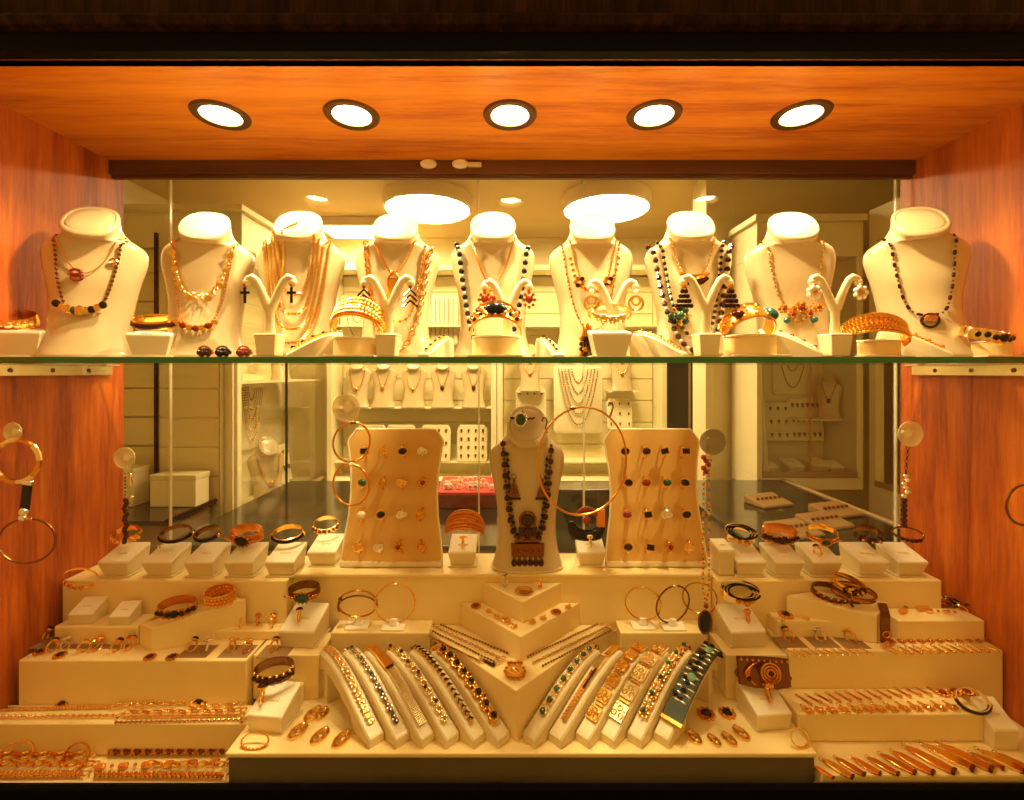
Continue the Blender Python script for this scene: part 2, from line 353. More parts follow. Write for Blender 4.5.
# back wall units with boards on slats
BY = 3.56
for px0, px1, lab in ((340, 492, 'cream slatted wall unit at the shop back, left of the middle bust'), (503, 655, 'cream slatted wall unit at the shop back, right of the middle bust')):
    x0, x1 = X(px0, BY), X(px1, BY); t = thing('wall_unit', lab, 'shelving', ((x0+x1)/2, BY+.09, 0))
    m = MB(); m.M = Matrix.Translation((-(x0+x1)/2, -BY-.09, 0))
    m.span(x0-.04, x0, BY-.16, BY+.09, .0, 2.2); m.span(x1, x1+.04, BY-.16, BY+.09, .0, 2.2); m.span(x0+.001, x1-.001, BY+.062, BY+.088, .0, 2.2); m.span(x0-.05, x1+.05, BY-.18, BY+.0, 2.2, 2.24)
    m.build('carcass', 'shop_cab', t, smooth=False, bevel=.004)
    m = MB(); m.M = Matrix.Translation((-(x0+x1)/2, -BY-.09, 0)); slats(m, x0+.005, x1-.005, BY+.06, .72, 2.12, .17, .010); m.build('slat_panel', 'shop_slat', t, smooth=False, bevel=.002)
    for z in ((.78, 1.185, 1.80) if px0 < 400 else (.78, 1.80)):
        m = MB(); m.M = Matrix.Translation((-(x0+x1)/2, -BY-.09, 0)); m.span(x0, x1, BY-.12, BY+.05, z-.012, z); m.build('shelf', 'shop_cab', t, smooth=False, bevel=.002)
    m = MB(); m.M = Matrix.Translation((-(x0+x1)/2, -BY-.09, 0)); m.span(x0, x1, BY-.36, BY+.06, .62, .66); m.span(x0, x1, BY-.34, BY+.06, .45, .60); dr = m.build('base_drawer', 'shop_cab', t, smooth=False, bevel=.004)
    for k in range(2):
        m = MB(); m.M = Matrix.Translation((-(x0+x1)/2, -BY-.09, 0)); a = x0+(x1-x0)*(k*.5+.2); m.span(a, a+.25*(x1-x0), BY-.348, BY-.335, .565, .58); m.build('drawer_handle', 'rail', dr, smooth=False)
# dark doorway at the back right
t = thing('door', 'dark open doorway at the back right of the shop', 'doorway', (X(682, 3.6), 3.6, 0))
w = X(706, 3.6)-X(682, 3.6)
m = MB(); m.span(-w, w, .03, .055, 0, 2.15); m.build('leaf', 'door_dark', t, smooth=False)  # near-black sheet painted in place of the dark space beyond the open doorway
m = MB(); m.span(-w-.03, -w, -.02, .055, 0, 2.18); m.span(w, w+.03, -.02, .055, 0, 2.18); m.span(-w-.03, w+.03, -.02, .055, 2.15, 2.20); m.span(.06, .075, .02, .03, 0, 2.15); m.build('frame', 'rail', t, smooth=False)
m = MB(); m.ring((.10,-.02,.92), .05, .014, 20, 8, 'y', sy=2.2); m.build('handle', 'black', t)
# cream pilaster and right cabinet
m = MB(); x0, x1 = X(706, 2.42), X(736, 2.42); m.span(x0, x1, 2.42, 2.60, .0, SC); m.span(x1, 2.0, 2.42, 2.6, 0, SC); m.span(x0-.01, x0+.03, 2.40, 2.42, 0, 2.2); struct(m.build('wall_right', 'shop_cab', smooth=False, bevel=.003))
x0, x1, y0, y1 = 1.143, 1.64, 2.146, 2.40
t = thing('display_cabinet', 'hanging cream glazed cabinet on the right of the shop, facing the window', 'cabinet', ((x0+x1)/2, y1, .9))
O = Matrix.Translation((-(x0+x1)/2, -y1, -.9))
m = MB(); m.M = O; m.span(x0, x0+.025, y0, y1, .955, 1.99); m.span(x1-.03, x1, y0, y1, .955, 1.99); m.span(x0, x1, y0, y1, .90, .955); m.span(x0+.025, x1-.03, y1-.02, y1, .955, 1.99); m.span(x0, x1, y0, y1, 1.99, 2.15); m.span(x0-.02, x1, y0-.03, y1-.01, 2.15, 2.18)
m.build('carcass', 'shop_cab', t, smooth=False, bevel=.003)
m = MB(); m.M = O; slats(m, x0+.03, x1-.035, y1-.02, .99, 1.98, .105, .006, gap=.006); m.build('slat_panel', 'shop_slat', t, smooth=False, bevel=.001)
m = MB(); m.M = O; m.span(x0+.025, x1-.03, y0-.004, y0+.004, .958, .985); m.span((x0+x1)/2-.004, (x0+x1)/2+.004, y0-.002, y0+.002, .985, 1.99); m.build('door_rail', 'rail', t, smooth=False)
m = MB(); m.M = O; m.span(x0+.025, x1-.03, y0+.006, y0+.010, .985, 1.99); m.build('glass_door', 'pane', t, smooth=False)
m = MB(); m.M = O; m.span(x0+.24, x1-.04, y0+.07, y0+.165, 1.215, 1.223); m.build('shelf', 'shop_cab', t, smooth=False)
t = thing('display_cabinet', 'cream cabinet on the far right wall, edge-on beside the wooden wall', 'cabinet', (1.82, 1.95, .8))
O = Matrix.Translation((-1.82, -1.95, -.8))
m = MB(); m.M = O; m.span(1.66, 1.70, 2.10, 2.14, .93, 2.05); m.span(1.66, 1.70, 1.70, 1.74, .93, 2.05); m.span(1.80, 1.98, 1.70, 2.14, .93, 2.05); m.span(1.66, 1.98, 1.70, 2.14, .8, .93); m.span(1.66, 1.98, 1.70, 2.14, 2.05, 2.2); m.build('carcass', 'shop_cab', t, smooth=False, bevel=.003)
m = MB(); m.M = O; slats(m, 1.75, 2.10, 1.79, .96, 2.04, .12, axis='x'); m.build('slat_panel', 'shop_slat', t, smooth=False)
m = MB(); m.M = O; m.span(1.655, 1.66, 1.74, 2.10, .93, .955); m.build('door_rail', 'rail', t, smooth=False)
m = MB(); m.M = O; m.span(1.74, 1.75, 1.84, 1.85, 1.0, 1.6); m.build('strip_light', 'white', t, smooth=False)
# counters
def counter(lab, x0, x1, y0, y1, z):
    t = thing('shop_counter', lab, 'counter', ((x0+x1)/2, (y0+y1)/2, 0)); O = Matrix.Translation((-(x0+x1)/2, -(y0+y1)/2, 0))
    m = MB(); m.M = O; m.span(x0+.02, x1-.02, y0+.02, y1-.02, 0, z-.02); m.build('cabinet_body', 'counter_side', t, smooth=False, bevel=.003)
    m = MB(); m.M = O; m.span(x0, x1, y0, y1, z-.02, z); m.build('black_top', 'counter', t, smooth=False, bevel=.003)
    m = MB(); m.M = O; m.span(x1-.012, x1+.004, y0, y1, z-.006, z+.006); m.build('edge_trim', 'rail' if z > .9 else 'gasket', t, smooth=False, bevel=.002)
counter('low counter with a shiny black top behind the middle bust', -1.32, .62, 1.72, 2.75, .80)
counter('black glass topped counter at the right under the hanging cabinet', .70, 1.26, 1.30, 2.13, .95)
# red tray on the low counter
c = G(468, 507, .801); c.z = .8006; t = thing('jewellery_tray', 'red velvet tray filled with pale jewellery on the black counter', 'tray', c)
m = MB(); m.prism([(-.14,-.02),(.14,-.02),(.14,.10),(-.14,.10)], .0, .07); m.build('box', 'red_dark', t, smooth=False, bevel=.004)
m = MB(); m.prism([(-.145,-.03),(.145,-.03),(.135,.10),(-.135,.10)], [.062,.062,.10,.10], [.078,.078,.125,.125]); m.build('velvet_liner', 'red_velvet', t, smooth=False, bevel=.004)
m = MB()
for k in range(26):
    x = -.12+.24*random.random(); y = -.01+.08*random.random(); m.ring((x, y, .085+.36*(y+.03)), .013, .0035, 10, 4, 'y')
m.build('small_jewels', 'pearl', t)
c = G(583, 552, .80); t = thing('mirror_box', 'dark mirrored box behind the right ring board', 'box', (c.x, c.y, .80))
m = MB(); m.span(-.108, .108, 0, .12, 0, .225); m.build('shell', 'counter', t, smooth=False, bevel=.003)
m = MB(); m.span(-.10, .10, -.004, 0, .008, .218); m.build('mirror', 'door_dark', t, smooth=False)
m = MB(); m.span(-.002, .002, -.007, -.004, .008, .218); m.build('seam', 'rail', t, smooth=False)
# ------------------------------------------------------------------ camera, world
cd = bpy.data.cameras.new('camera'); cam = bpy.data.objects.new('camera', cd); COL.objects.link(cam)
cam.location = (0, 0, EYE); cam.rotation_euler = (PI/2, 0, 0); cd.sensor_width = 36; cd.lens = F/1024*36; cd.shift_y = -(400-HZ)/1024
cd.clip_start = .05; S.camera = cam
wd = bpy.data.worlds.new('world'); S.world = wd; wd.use_nodes = True
wd.node_tree.nodes['Background'].inputs['Color'].default_value = (1, .49, .09, 1); wd.node_tree.nodes['Background'].inputs['Strength'].default_value = .62
S.view_settings.view_transform = 'Standard'; S.view_settings.look = 'None'; S.view_settings.gamma = 1; S.view_settings.use_curve_mapping = False
S.view_settings.exposure = 0.0
S.cycles.transparent_max_bounces = 32; S.cycles.max_bounces = 10; S.cycles.use_denoising = True; S.cycles.sample_clamp_indirect = 6
# ------------------------------------------------------------------ stepped display blocks
ZA, ZC, ZA2, ZB, ZTL, ZTR, ZE = 1.012, 1.017, .955, .906, .823, .842, .820
def block(lab, poly, z0, z1, name='display_step', bevel=.0025, lip=False, m2='tier'):
    c = Vector((sum(p[0] for p in poly)/len(poly), sum(p[1] for p in poly)/len(poly), 0))
    t = thing(name, lab, 'display step', (c.x, c.y, z0))
    m = MB(); q = [(p[0]-c.x, p[1]-c.y) for p in poly]
    hgt = z1-z0
    if lip:
        m.prism(q, 0, hgt-.008); m.build('body', m2, t, smooth=False, bevel=bevel)
        m = MB(); m.prism([(a*1.004, b-(.004 if b < 0 else 0)) for a, b in q], hgt-.008, hgt); m.build('top_panel', 'tier', t, smooth=False, bevel=.002)
    else:
        m.prism(q, 0, hgt); m.build('body', m2, t, smooth=False, bevel=bevel)
    return t
def rect(x0, x1, y0, y1): return [(x0,y0),(x1,y0),(x1,y1),(x0,y1)]
B0 = .766
yA, yC, yA2, yB, yT, yE = .966, .990, .916, .868, .820, .764
block('top back step on the left carrying a row of ring boxes', rect(X(62, yA), -.473, yA, 1.10), B0, ZA)
block('top back step on the right carrying a row of ring boxes', rect(.431, X(942, yA), yA, 1.10), B0, ZA)
block('wide top back step in the middle holding the dark necklace bust and two ring boards', rect(-.472, .43, yC, 1.10), B0, ZC, lip=True)
block('second step on the left with brown cards of earrings and rings', rect(X(18, yB), -.502, yB, yA-.001), B0, ZB)
block('second step on the right with a long row of small drop earrings', rect(.533, .9455, .885, yA-.001), B0, ZB+.008)
block('small low ledge at the far left holding two ring boxes', rect(X(50, .912)+.004, -.745, .916, yA-.001), ZB, .943)
block('small ledge at the far right with flat gold leaf pendants on it', rect(.770, X(985, .916), .916, yA-.001), ZB+.008, ZA2)
block('low front step on the left with rows of gold chains', rect(-.948, X(243, .79)-.001, yT, yB-.001), B0, ZTL)
block('low front step on the right with two rows of small pendants', rect(.508, X(985, .818), .818, .884), .7925, ZTR)
block('thin floor slab at the right front holding the gold bar pendants', rect(.506, .9485, .751, .884), B0, .792)
block('wide low centre platform with a shade-toned front under the bracelet ramps', [(X(228,yE),yE),(X(815,yE),yE),(X(815,yE),.867),(.50,.9645),(.4295,.9645),(.4295,.9885),(-.4715,.9885),(X(228,yE),.9645)], B0, ZE, lip=True, m2='tier_shaded')
# corner stack of three square steps in the centre
def corner(lab, px, py, y0, ax, z0):
    z1 = EYE-(py-HZ)*y0/F; x = X(px, y0); d = ax
    poly = [(x,y0),(x+d,y0+d),(x+d*.98,.9885),(x-d*.98,.9885),(x-d,y0+d)] if y0+d < .98 else [(x,y0),(x+(.9885-y0),.9885),(x-(.9885-y0),.9885)]
    block(lab, poly, z0, z1, bevel=.0015); return x, y0, z1
c1 = corner('lowest pointed corner step in the centre covered with thin chains', 516, 691, .783, .3, ZE)
c2 = corner('middle pointed corner step in the centre with gold earrings along its edge', 521, 637, .860, .3, c1[2])
c3 = corner('topmost small pointed corner step in the centre with a gold disc on it', 523, 602, .905, .3, c2[2])
# slanted wedge blocks and other risers
def wedge(lab, pts, z0, z1, name, bevel):
    if not isinstance(z1, list): return block(lab, pts, z0, z1, name, bevel)
    c = Vector((sum(p[0] for p in pts)/4, sum(p[1] for p in pts)/4, z0)); t = thing(name, lab, 'display step', c)
    m = MB(); m.prism([(p[0]-c.x, p[1]-c.y) for p in pts], 0, [z-z0 for z in z1]); m.build('body', 'tier', t, smooth=False, bevel=bevel); return t
def riser(lab, pts, z0, z1, name='riser_block', bevel=.0018):
    return wedge(lab, pts, z0, z1, name, bevel)

riser('slanted wedge riser on the left step carrying two gold bangles', [(-.70,.894),(-.552,.955),(-.60,.9645),(-.738,.912)], ZB, [.951,.981,.981,.950])
riser('narrow ledge on the left step holding small dark rings', rect(X(195,.934), X(282,.934), .934, .9645), ZB, .924)
riser('slanted wedge riser on the right step carrying a heap of bangles', [(.568,.953),(.72,.908),(.766,.938),(.64,.9645)], ZB+.008, [.988,.967,.980,.992])
riser('ledge on the right step holding small gold brooches', rect(.537, X(840,.93), .93, .9645), ZB+.008, .9466)
riser('riser under the ring box with the green stone bangle', rect(-.4985, -.372, .885, .9635), ZE, .905)
riser('riser under the ring box with the looped wire bangle', rect(.412, .5295, .885, .9635), ZE, .905)
riser('low riser behind the left bracelet ramps with garnet cuff beside it', rect(-.462, -.398, .866, .884), ZE, .856)
riser('low riser behind the right bracelet ramps near the square red cuff', rect(.428, .497, .866, .884), ZE, .856)
riser('riser in the centre left holding two upright thin bangles', rect(-.371, -.170, .940, .9885), ZE, .917)
riser('riser in the centre right holding two upright thin bangles', rect(.222, .40, .940, .9885), ZE, .917)
# ------------------------------------------------------------------ necklace busts
BH = .285
BT = [ # height fraction, half width, front depth, back depth, centre y
 (0, .0760,.046,.034,-.012),(.012,.0775,.047,.034,-.012),(.06,.0725,.044,.032,-.010),(.16,.0655,.041,.028,-.005),(.28,.0635,.039,.024,.001),(.42,.0665,.038,.022,.009),
 (.56,.0735,.038,.020,.013),(.66,.0800,.037,.019,.017),(.735,.0835,.036,.018,.019),(.785,.0825,.036,.018,.019),(.825,.0770,.037,.018,.018),(.855,.0670,.038,.019,.016),(.880,.0565,.038,.021,.013),(.905,.0490,.036,.023,.009),(.93,.0440,.033,.027,.005),(.96,.0430,.032,.032,-.002),(.985,.0440,.033,.034,-.006)]
def bt(q):
    q = max(0, min(.985, q))
    for i in range(len(BT)-1):
        if q <= BT[i+1][0]: break
    a, b = BT[i], BT[i+1]; p, n = BT[max(i-1,0)], BT[min(i+2,len(BT)-1)]
    t = (q-a[0])/(b[0]-a[0]); out = []
    for k in range(1, 5):
        d = b[0]-a[0]
        m0 = (b[k]-p[k])/(b[0]-p[0])*d if b[0] > p[0] else 0; m1 = (n[k]-a[k])/(n[0]-a[0])*d if n[0] > a[0] else 0
        out.append((2*t**3-3*t*t+1)*a[k]+(t**3-2*t*t+t)*m0+(-2*t**3+3*t*t)*b[k]+(t**3-t*t)*m1)
    return out
def tilt(q): return 1.12*max(0, min(1, (q-.84)/.12))**1.3
def bust_ring(q, n=44):
    w, df, dk, cy = bt(q); r = []; tl = tilt(q)
    for i in range(n):
        a = 2*PI*i/n; c, s = math.cos(a), math.sin(a); d = dk if s > 0 else df
        e = .85
        y = d*math.copysign(abs(s)**e, s); r.append((w*math.copysign(abs(c)**e, c), cy+y, q*BH+tl*y))
    return r
def surf(x, z, off=.002):
    """front of a bust at x, z (local)"""
    q = z/BH
    for _ in range(3):
        w, df, dk, cy = bt(q); u = min(1, abs(x)/w); y = -df*(1-u**(1/.85*2))**(.85/2) if u < 1 else 0
        q = (z-tilt(q)*y)/BH
    w, df, dk, cy = bt(q); xx = max(-w, min(w, x)); u = min(1, abs(xx)/w)
    y = cy-df*max(0, 1-u**(2/.85))**(.85/2)
    return Vector((xx+(math.copysign(off, xx) if u > .97 else 0), y-off, z))
def b_bust(r):
    m = MB(); qs = [0,.006,.012,.03,.06]+[.06+.9*k/34 for k in range(1,34)]+[.965,.978,.985]
    rings = [bust_ring(q) for q in qs]
    last = rings[-1]; cx = Vector((0, bt(.985)[3]-.002, 0))
    def sc(f, dz):
        return [((p[0])*f, cx.y+(p[1]-cx.y)*f, p[2]+dz+(1-f)*1.12*(cx.y-p[1])) for p in last]
    rings += [sc(.985,.004), sc(.94,.0065), sc(.875,.007), sc(.85,.0065), sc(.835,.0025)]
    m.loft(rings); m.build('body', 'bust', r, angle=60)
    m = MB(); m.loft([sc(.825,.0020), sc(.815,.0052), sc(.76,.0072), sc(.5,.0082)]); m.build('neck_disc', 'bust', r, angle=60)
    m = MB(); m.loft([[(p[0]*1.03, p[1]*1.03, p[2]+.001) for p in bust_ring(.0)], [(p[0]*1.035, p[1]*1.035, .005) for p in bust_ring(0.0)]]); m.build('foot', 'stand', r, angle=60)
def U(Xh, zt, zb, p=2., n=60, asym=0., cx=0.):
    """a strand hung round the neck: points in bust space resting on its front; heights as fractions"""
    pts = []
    for i in range(n+1):
        t = -1+2*i/n; x = cx+Xh*math.copysign(abs(t)**.8, t); z = zb+(zt-zb)*abs(t)**p+asym*t
        pts.append((x, z*BH))
    return pts
def drape(path, off): return [surf(x, z, off*1.35+.0016) for x, z in path]
def resample(pts, step):
    out = [pts[0]]; acc = 0
    for a, b in zip(pts, pts[1:]):
        L = (b-a).length; d = step-acc
        while d <= L: out.append(a+(b-a)*(d/L)); d += step
        acc = (acc+L) % step if L > 0 else acc
    return out
def frames(pts, step):
    q = resample(pts, step); return [(q[i], (q[min(i+1,len(q)-1)]-q[max(i-1,0)]).normalized()) for i in range(len(q))]
def strand(name, parent, pts, r, m0, kind='bead', m1=None, step=None):
    r *= 1.22
    """one strand: bead = round beads, rope = twisted chain, link = open links, plain = fine chain"""
    b = MB(); mats = [m0, m1 or m0]
    if kind == 'plain': b.tube(resample(pts, .004), r, 5)
    elif kind == 'bead':
        for i, (p, t) in enumerate(frames(pts, step or (1.8*r if m1 else 2.1*r))): b.cur = i % 2; b.ball(p, r*1.12 if i % 2 == 0 or not m1 else r*.62, 7, 4)
    elif kind == 'rope':
        for i, (p, t) in enumerate(frames(pts, step or 1.5*r)):
            b.cur = i % 2; n = Vector((0,-1,0)); s = t.cross(n); d = (t+s*.9).normalized()
            b.tube([p-d*r*1.15, p-d*r*.5+n*r*.35, p+d*r*.5+n*r*.35, p+d*r*1.15], r*.55, 5)
    elif kind == 'link':
        for i, (p, t) in enumerate(frames(pts, step or 2.3*r)):
            b.cur = i % 2; n = Vector((0,-1,0)); s = t.cross(n).normalized(); u = s if i % 2 == 0 else (s*.5+n*.8).normalized()
            b.tube([p+t*(r*1.35*math.cos(2*PI*k/9))+u*(r*math.sin(2*PI*k/9)) for k in range(9)], r*.3, 4, True)
    elif kind == 'bar':
        for i, (p, t) in enumerate(frames(pts, step or 4*r)):
            b.cur = i % 2
            if i % 2 == 0: b.tube([p-t*r*1.7, p-t*r*1.2, p+t*r*1.2, p+t*r*1.7], [r*.5, r, r, r*.5], 6)
            else: b.ball(p, r*.7, 6, 4)
    return b.build(name, mats if m1 else m0, parent)
def neck(bust, lab, group=None, name='necklace'):
    return thing(name, lab, 'necklace', bust.location, bust.rotation_euler, group, bust.scale)
def put(parent, name, mats, fn, x, zq, off=.004):
    """a pendant part: fn draws round the origin facing -y; stones of another material become sub-parts of the pendant"""
    b = MB(); b.M = Matrix.Translation(surf(x, zq*BH, off+.0025)) @ Matrix.Diagonal((1.3,1.2,1.3,1)); fn(b)
    if isinstance(mats, str): return b.build(name, mats, parent)
    main = None; merged = {}
    for i, mn in enumerate(mats): merged.setdefault(mn, []).append(i)
    for mn, ids in merged.items():
        keep = [f for f, mi in zip(b.f, b.m) if mi in ids]
        if not keep: continue
        if main is not None:                      # a few separate stones: each one a sub-part
            par = {}
            def root(v):
                while par.setdefault(v, v) != v: v = par[v]
                return v
            for f in keep:
                for v in f[1:]: par[root(v)] = root(f[0])
            isl = {}
            for f in keep: isl.setdefault(root(f[0]), []).append(f)
            sets = list(isl.values()) if len(isl) <= 8 else [keep]
        else: sets = [keep]
        made = []
        for st in sets:
            q = MB(); remap = {}; made.append(q)
            for f in st:
                for v in f:
                    if v not in remap: remap[v] = len(q.v); q.v.append(b.v[v])
                q.f.append(tuple(remap[v] for v in f)); q.m.append(0)
        nm = name if main is None else ('pearl_detail' if mn in ('pearl','silver') else 'gold_detail' if mn.startswith(('gold','amber')) else mn if mn.endswith('stone') else mn+'_stone')
        for q in made: o = q.build(nm, mn, main or parent)
        main = main or o
    return main
def face(fn):   # draw a flat design in xy, +z towards viewer
    R = Matrix.Rotation(PI/2, 4, 'X')
    def g(b): b.M = b.M @ R; fn(b)
    return g
SYb = .915
BUST = [(92,-20,1.0,.915),(206,-14,.985,.932),(299,-8,1.0,.938),(396,-4,.985,.938),(493,-1,1.03,.968),(592,2,1.02,.966),(690,6,1.0,.938),(792,12,.985,.932),(919,20,1.0,.915)]
BL = ['leftmost cream bust on the glass shelf, throwing a shadow on the left wall','cream bust second from left on the glass shelf, with drop charm necklace','cream bust third from left on the glass shelf, draped with gold ropes','cream bust fourth from left on the glass shelf, with long gold pendant','middle cream bust on the glass shelf, with dark bead strand','cream bust on the glass shelf, with tasselled long necklace','cream bust on the glass shelf, with double dark strands and bar pendant','cream bust second from right on the glass shelf, with flower necklace','rightmost cream bust on the glass shelf, with dark link necklace']
busts = [inst('bust', 'necklace_bust', b_bust, BL[i], 'bust', (X(px, y), y, SZ+.0005), (0, 0, math.radians(-r)), scale=(1.04*s,1.0*s,.958*s)) for i, (px, r, s, y) in enumerate(BUST)]
# 1
n = neck(busts[0], 'bead necklace with a green stone cluster on the leftmost upper bust')
strand('bead_chain', n, drape(U(.052,.88,.33,3.0), .0022), .0022, 'gold_dark', 'bead', 'gold_red')
def f(b):
    for k in range(9):
        a = (k-4)/4; b.cur = [1,2,0,3,0,2,1,2,1][k]; b.ball((a*.026, .010*a*a, .002), .0052+.002*(k==4), 8, 5, 1, 1.2, .8)
    for k in range(5): b.cur = 2; b.lathe([(.0005,-.016),(.004,-.010),(.001,-.004)], 6, ((k-2)*.009, -.003, .001))
put(n, 'stone_cluster', ['gold','dark_stone','gold','green_stone'], face(lambda b: f(b)), 0, .325, .005)
n = neck(busts[0], 'fine gold chain with a small red charm on the leftmost upper bust')
strand('chain', n, drape(U(.049,.885,.60,1.6,asym=.02), .0016), .0009, 'gold', 'plain')
def f(b):
    b.ring((0,.004,0), .006, .0022, 12, 5, 'z', sy=.6); b.ring((.001,-.005,0), .006, .0022, 12, 5, 'z', sy=.6); b.box((0,-.0005,0),(.018,.0022,.002))
put(n, 'red_charm', 'red_stone', face(f), -.012, .585)
put(n, 'small_charm', 'gold_red', face(lambda b: b.ring((0,0,0), .0045, .0015, 8, 4)), .041, .70)
# 2
n = neck(busts[1], 'short gold necklace fringed with little drops on the second upper bust')
strand('chain', n, drape(U(.052,.87,.46,2.4), .003), .0026, 'gold', 'link', 'gold_pale')
b = MB()
for i, p in enumerate(resample(drape(U(.050,.80,.455,2.4), .005), .0115)):
    if i % 3: b.ball(p+Vector((0,-.001,-.007)), .0028, 6, 4, 1, .7, 1.6)
    else: b.M = Matrix.Translation(p+Vector((0,-.002,-.010))) @ Matrix.Rotation(PI/2, 4, 'X'); b.lathe([(.0065,-.001),(.0065,.001),(.003,.0018)], 10); b.M = None
b.build('drop_fringe', 'gold', n)
n = neck(busts[1], 'longer gold chain with a red flower cluster on the second upper bust')
strand('chain', n, drape(U(.054,.885,.21,2.6), .002), .0016, 'gold_red', 'bead', 'gold')
def f(b):
    for k in range(7):
        a = (k-3)/3; b.cur = [0,1,0,1,0,1,0][k]; b.ball((a*.024, .010*a*a+.001, .001), .0055, 7, 4, 1, 1, .8)
    for k in range(5): b.cur = 0; b.lathe([(.0004,-.017),(.0038,-.009),(.001,-.004)], 6, ((k-2)*.0085, 0, .001))
put(n, 'flower_cluster', ['gold','red_stone'], face(f), 0, .205)
# 3: layered gold ropes
for k, (xh, zb, r, zt, p, lab) in enumerate(((.036,.455,.0026,.90,2.6,'innermost'),(.042,.315,.0030,.89,2.8,'second'),(.050,.205,.0026,.885,2.8,'third'),(.060,.105,.0030,.86,2.6,'outermost and longest'))):
    n = neck(busts[2], '%s of the four gold rope necklaces layered on the third upper bust' % lab, 'gold ropes on the third upper bust')
    strand('rope_chain', n, drape(U(xh,zt,zb,p), .0028+.0006*k), r, 'gold', 'rope', 'gold_pale')
n = neck(busts[2], 'thin gold rope draped over the neck top of the third upper bust')
pts = [Vector((.006,.004,.2955)), Vector((-.008,-.022,.275)), Vector((-.019,-.038,.261))]+[surf(-.022, BH*z, .002) for z in (.86,.80,.74,.68,.62,.58)]
strand('rope_chain', n, pts, .0022, 'gold', 'rope', 'gold_pale')
# 4
n = neck(busts[3], 'short gold chain with an upright bar pendant on the fourth upper bust')
strand('chain', n, drape(U(.040,.88,.62,1.25), .0022), .0024, 'gold', 'rope', 'gold_pale')
def f(b):
    b.cur = 0; b.box((0,-.018,0),(.017,.030,.003)); b.ring((0,-.003,0),.0065,.002,14,5,a0=0,a1=PI); b.ring((0,-.033,0),.0065,.002,14,5,a0=PI,a1=2*PI); b.lathe([(.009,0),(.010,.001),(.009,.003)],16,(0,-.033,-.001)); b.cur = 1; b.box((0,-.018,.002),(.011,.026,.002)); b.ball((0,.006,0),.0036,7,4)
put(n, 'bar_pendant', ['gold_red','amber'], face(f), 0, .60)
n = neck(busts[3], 'long heavy gold link chain on the fourth upper bust')
strand('link_chain', n, drape(U(.062,.85,.05,2.2,cx=.006,asym=.0), .0034), .0042, 'gold', 'link', 'gold_red')
n = neck(busts[3], 'gold bead necklace inside the heavy chain on the fourth upper bust')
strand('bead_chain', n, drape(U(.058,.86,.26,3.2), .0026), .0026, 'gold', 'bead', 'gold_pale')
# 5
n = neck(busts[4], 'long dark bead strand on the middle upper bust')
strand('bead_strand', n, drape(U(.067,.86,.03,2.4), .0038), .0042, 'navy_stone', 'bead', 'pearl')
n = neck(busts[4], 'gold chain in a V with a ring pendant on the middle upper bust')
strand('chain', n, drape(U(.042,.89,.52,1.3), .0022), .0020, 'gold', 'rope', 'gold_pale')
def f(b): b.cur = 0; b.ring((0,-.008,0), .009, .0024, 16, 6); b.ball((0,.004,0), .0035, 7, 4); b.cur = 1; b.ball((0,-.012,.001), .005, 8, 5, 1, 1, .6)
put(n, 'ring_pendant', ['gold','red_stone'], face(f), 0, .49)
# 6
n = neck(busts[5], 'long coral and gold link chain ending in a dark tassel on the sixth upper bust')
strand('link_chain', n, drape(U(.056,.87,.20,2.0,cx=-.004,asym=.02), .0022), .0017, 'gold_red', 'bar', 'navy_stone')
def f(b):
    b.cur = 0; b.lathe([(.002,.012),(.006,.006),(.007,-.004),(.009,-.010)], 8, (0,0,0))
    for r in range(4):
        for k in range(6-(r==3)): b.cur = 1 if (r+k) % 3 else 0; a = 2*PI*k/6; b.ball((.008*math.cos(a), .006*math.sin(a)-.002, -.014-r*.008), .0042, 6, 4)
put(n, 'tassel', ['gold_red','garnet'], f, -.016, .20, .010)
n = neck(busts[5], 'short necklace with clustered dark stones on the sixth upper bust')
strand('chain', n, drape(U(.045,.885,.485,2.0), .002), .0018, 'gold', 'bead', 'gold_red')
def f(b):
    for sx in (-1,1):
        for k in range(6): b.cur = k % 3; a = 2*PI*k/6; b.ball((sx*.021+.006*math.cos(a), .012+.006*math.sin(a), .001), .0042, 6, 4)
        for k in range(4): b.cur = 0; b.ball((sx*(.029+.002*k), .022+.009*k, .001), .0032, 6, 4)
    for k in range(7): b.cur = (0,2,0)[k % 3]; a = (k-3)/3; b.ball((a*.018, -.003+.008*a*a, .001), .0042, 6, 4)
put(n, 'stone_cluster', ['gold','garnet','gold_red'], face(f), 0, .50, .005)
# 7
n = neck(busts[6], 'outer long strand of dark garnet beads on the seventh upper bust')
strand('bead_strand', n, drape(U(.072,.84,.05,2.2), .004), .0044, 'garnet', 'bead', 'pearl')
n = neck(busts[6], 'inner long strand of green beads on the seventh upper bust')
strand('bead_strand', n, drape(U(.057,.865,.15,2.4), .003), .0030, 'navy_stone', 'bead', 'gold')
def f(b):
    for k in range(8): b.cur = k % 3; a = 2*PI*k/8; b.ball((.012*math.cos(a), .012*math.sin(a), .001), .0052, 6, 4)
    b.cur = 1; b.ball((0,0,.002), .007, 8, 5)
put(n, 'bead_flower', ['gold','green_stone','navy_stone'], face(f), -.030, .30, .006)
n = neck(busts[6], 'short gold chain with a dark rounded bar on the seventh upper bust')
strand('chain', n, drape(U(.042,.885,.585,2.0), .0022), .0018, 'gold', 'bead', 'gold_pale')
def f(b):
    b.cur = 0; b.tube([(-.020,.006,0),(-.012,.001,.001),(0,-.001,.002),(.012,.001,.001),(.020,.006,0)], [.003,.005,.0055,.005,.003], 8)
    b.cur = 1; b.tube([(-.019,-.002,.001),(-.010,-.008,.003),(0,-.0095,.003),(.010,-.008,.003),(.019,-.002,.001)], [.0025,.0045,.005,.0045,.0025], 8)
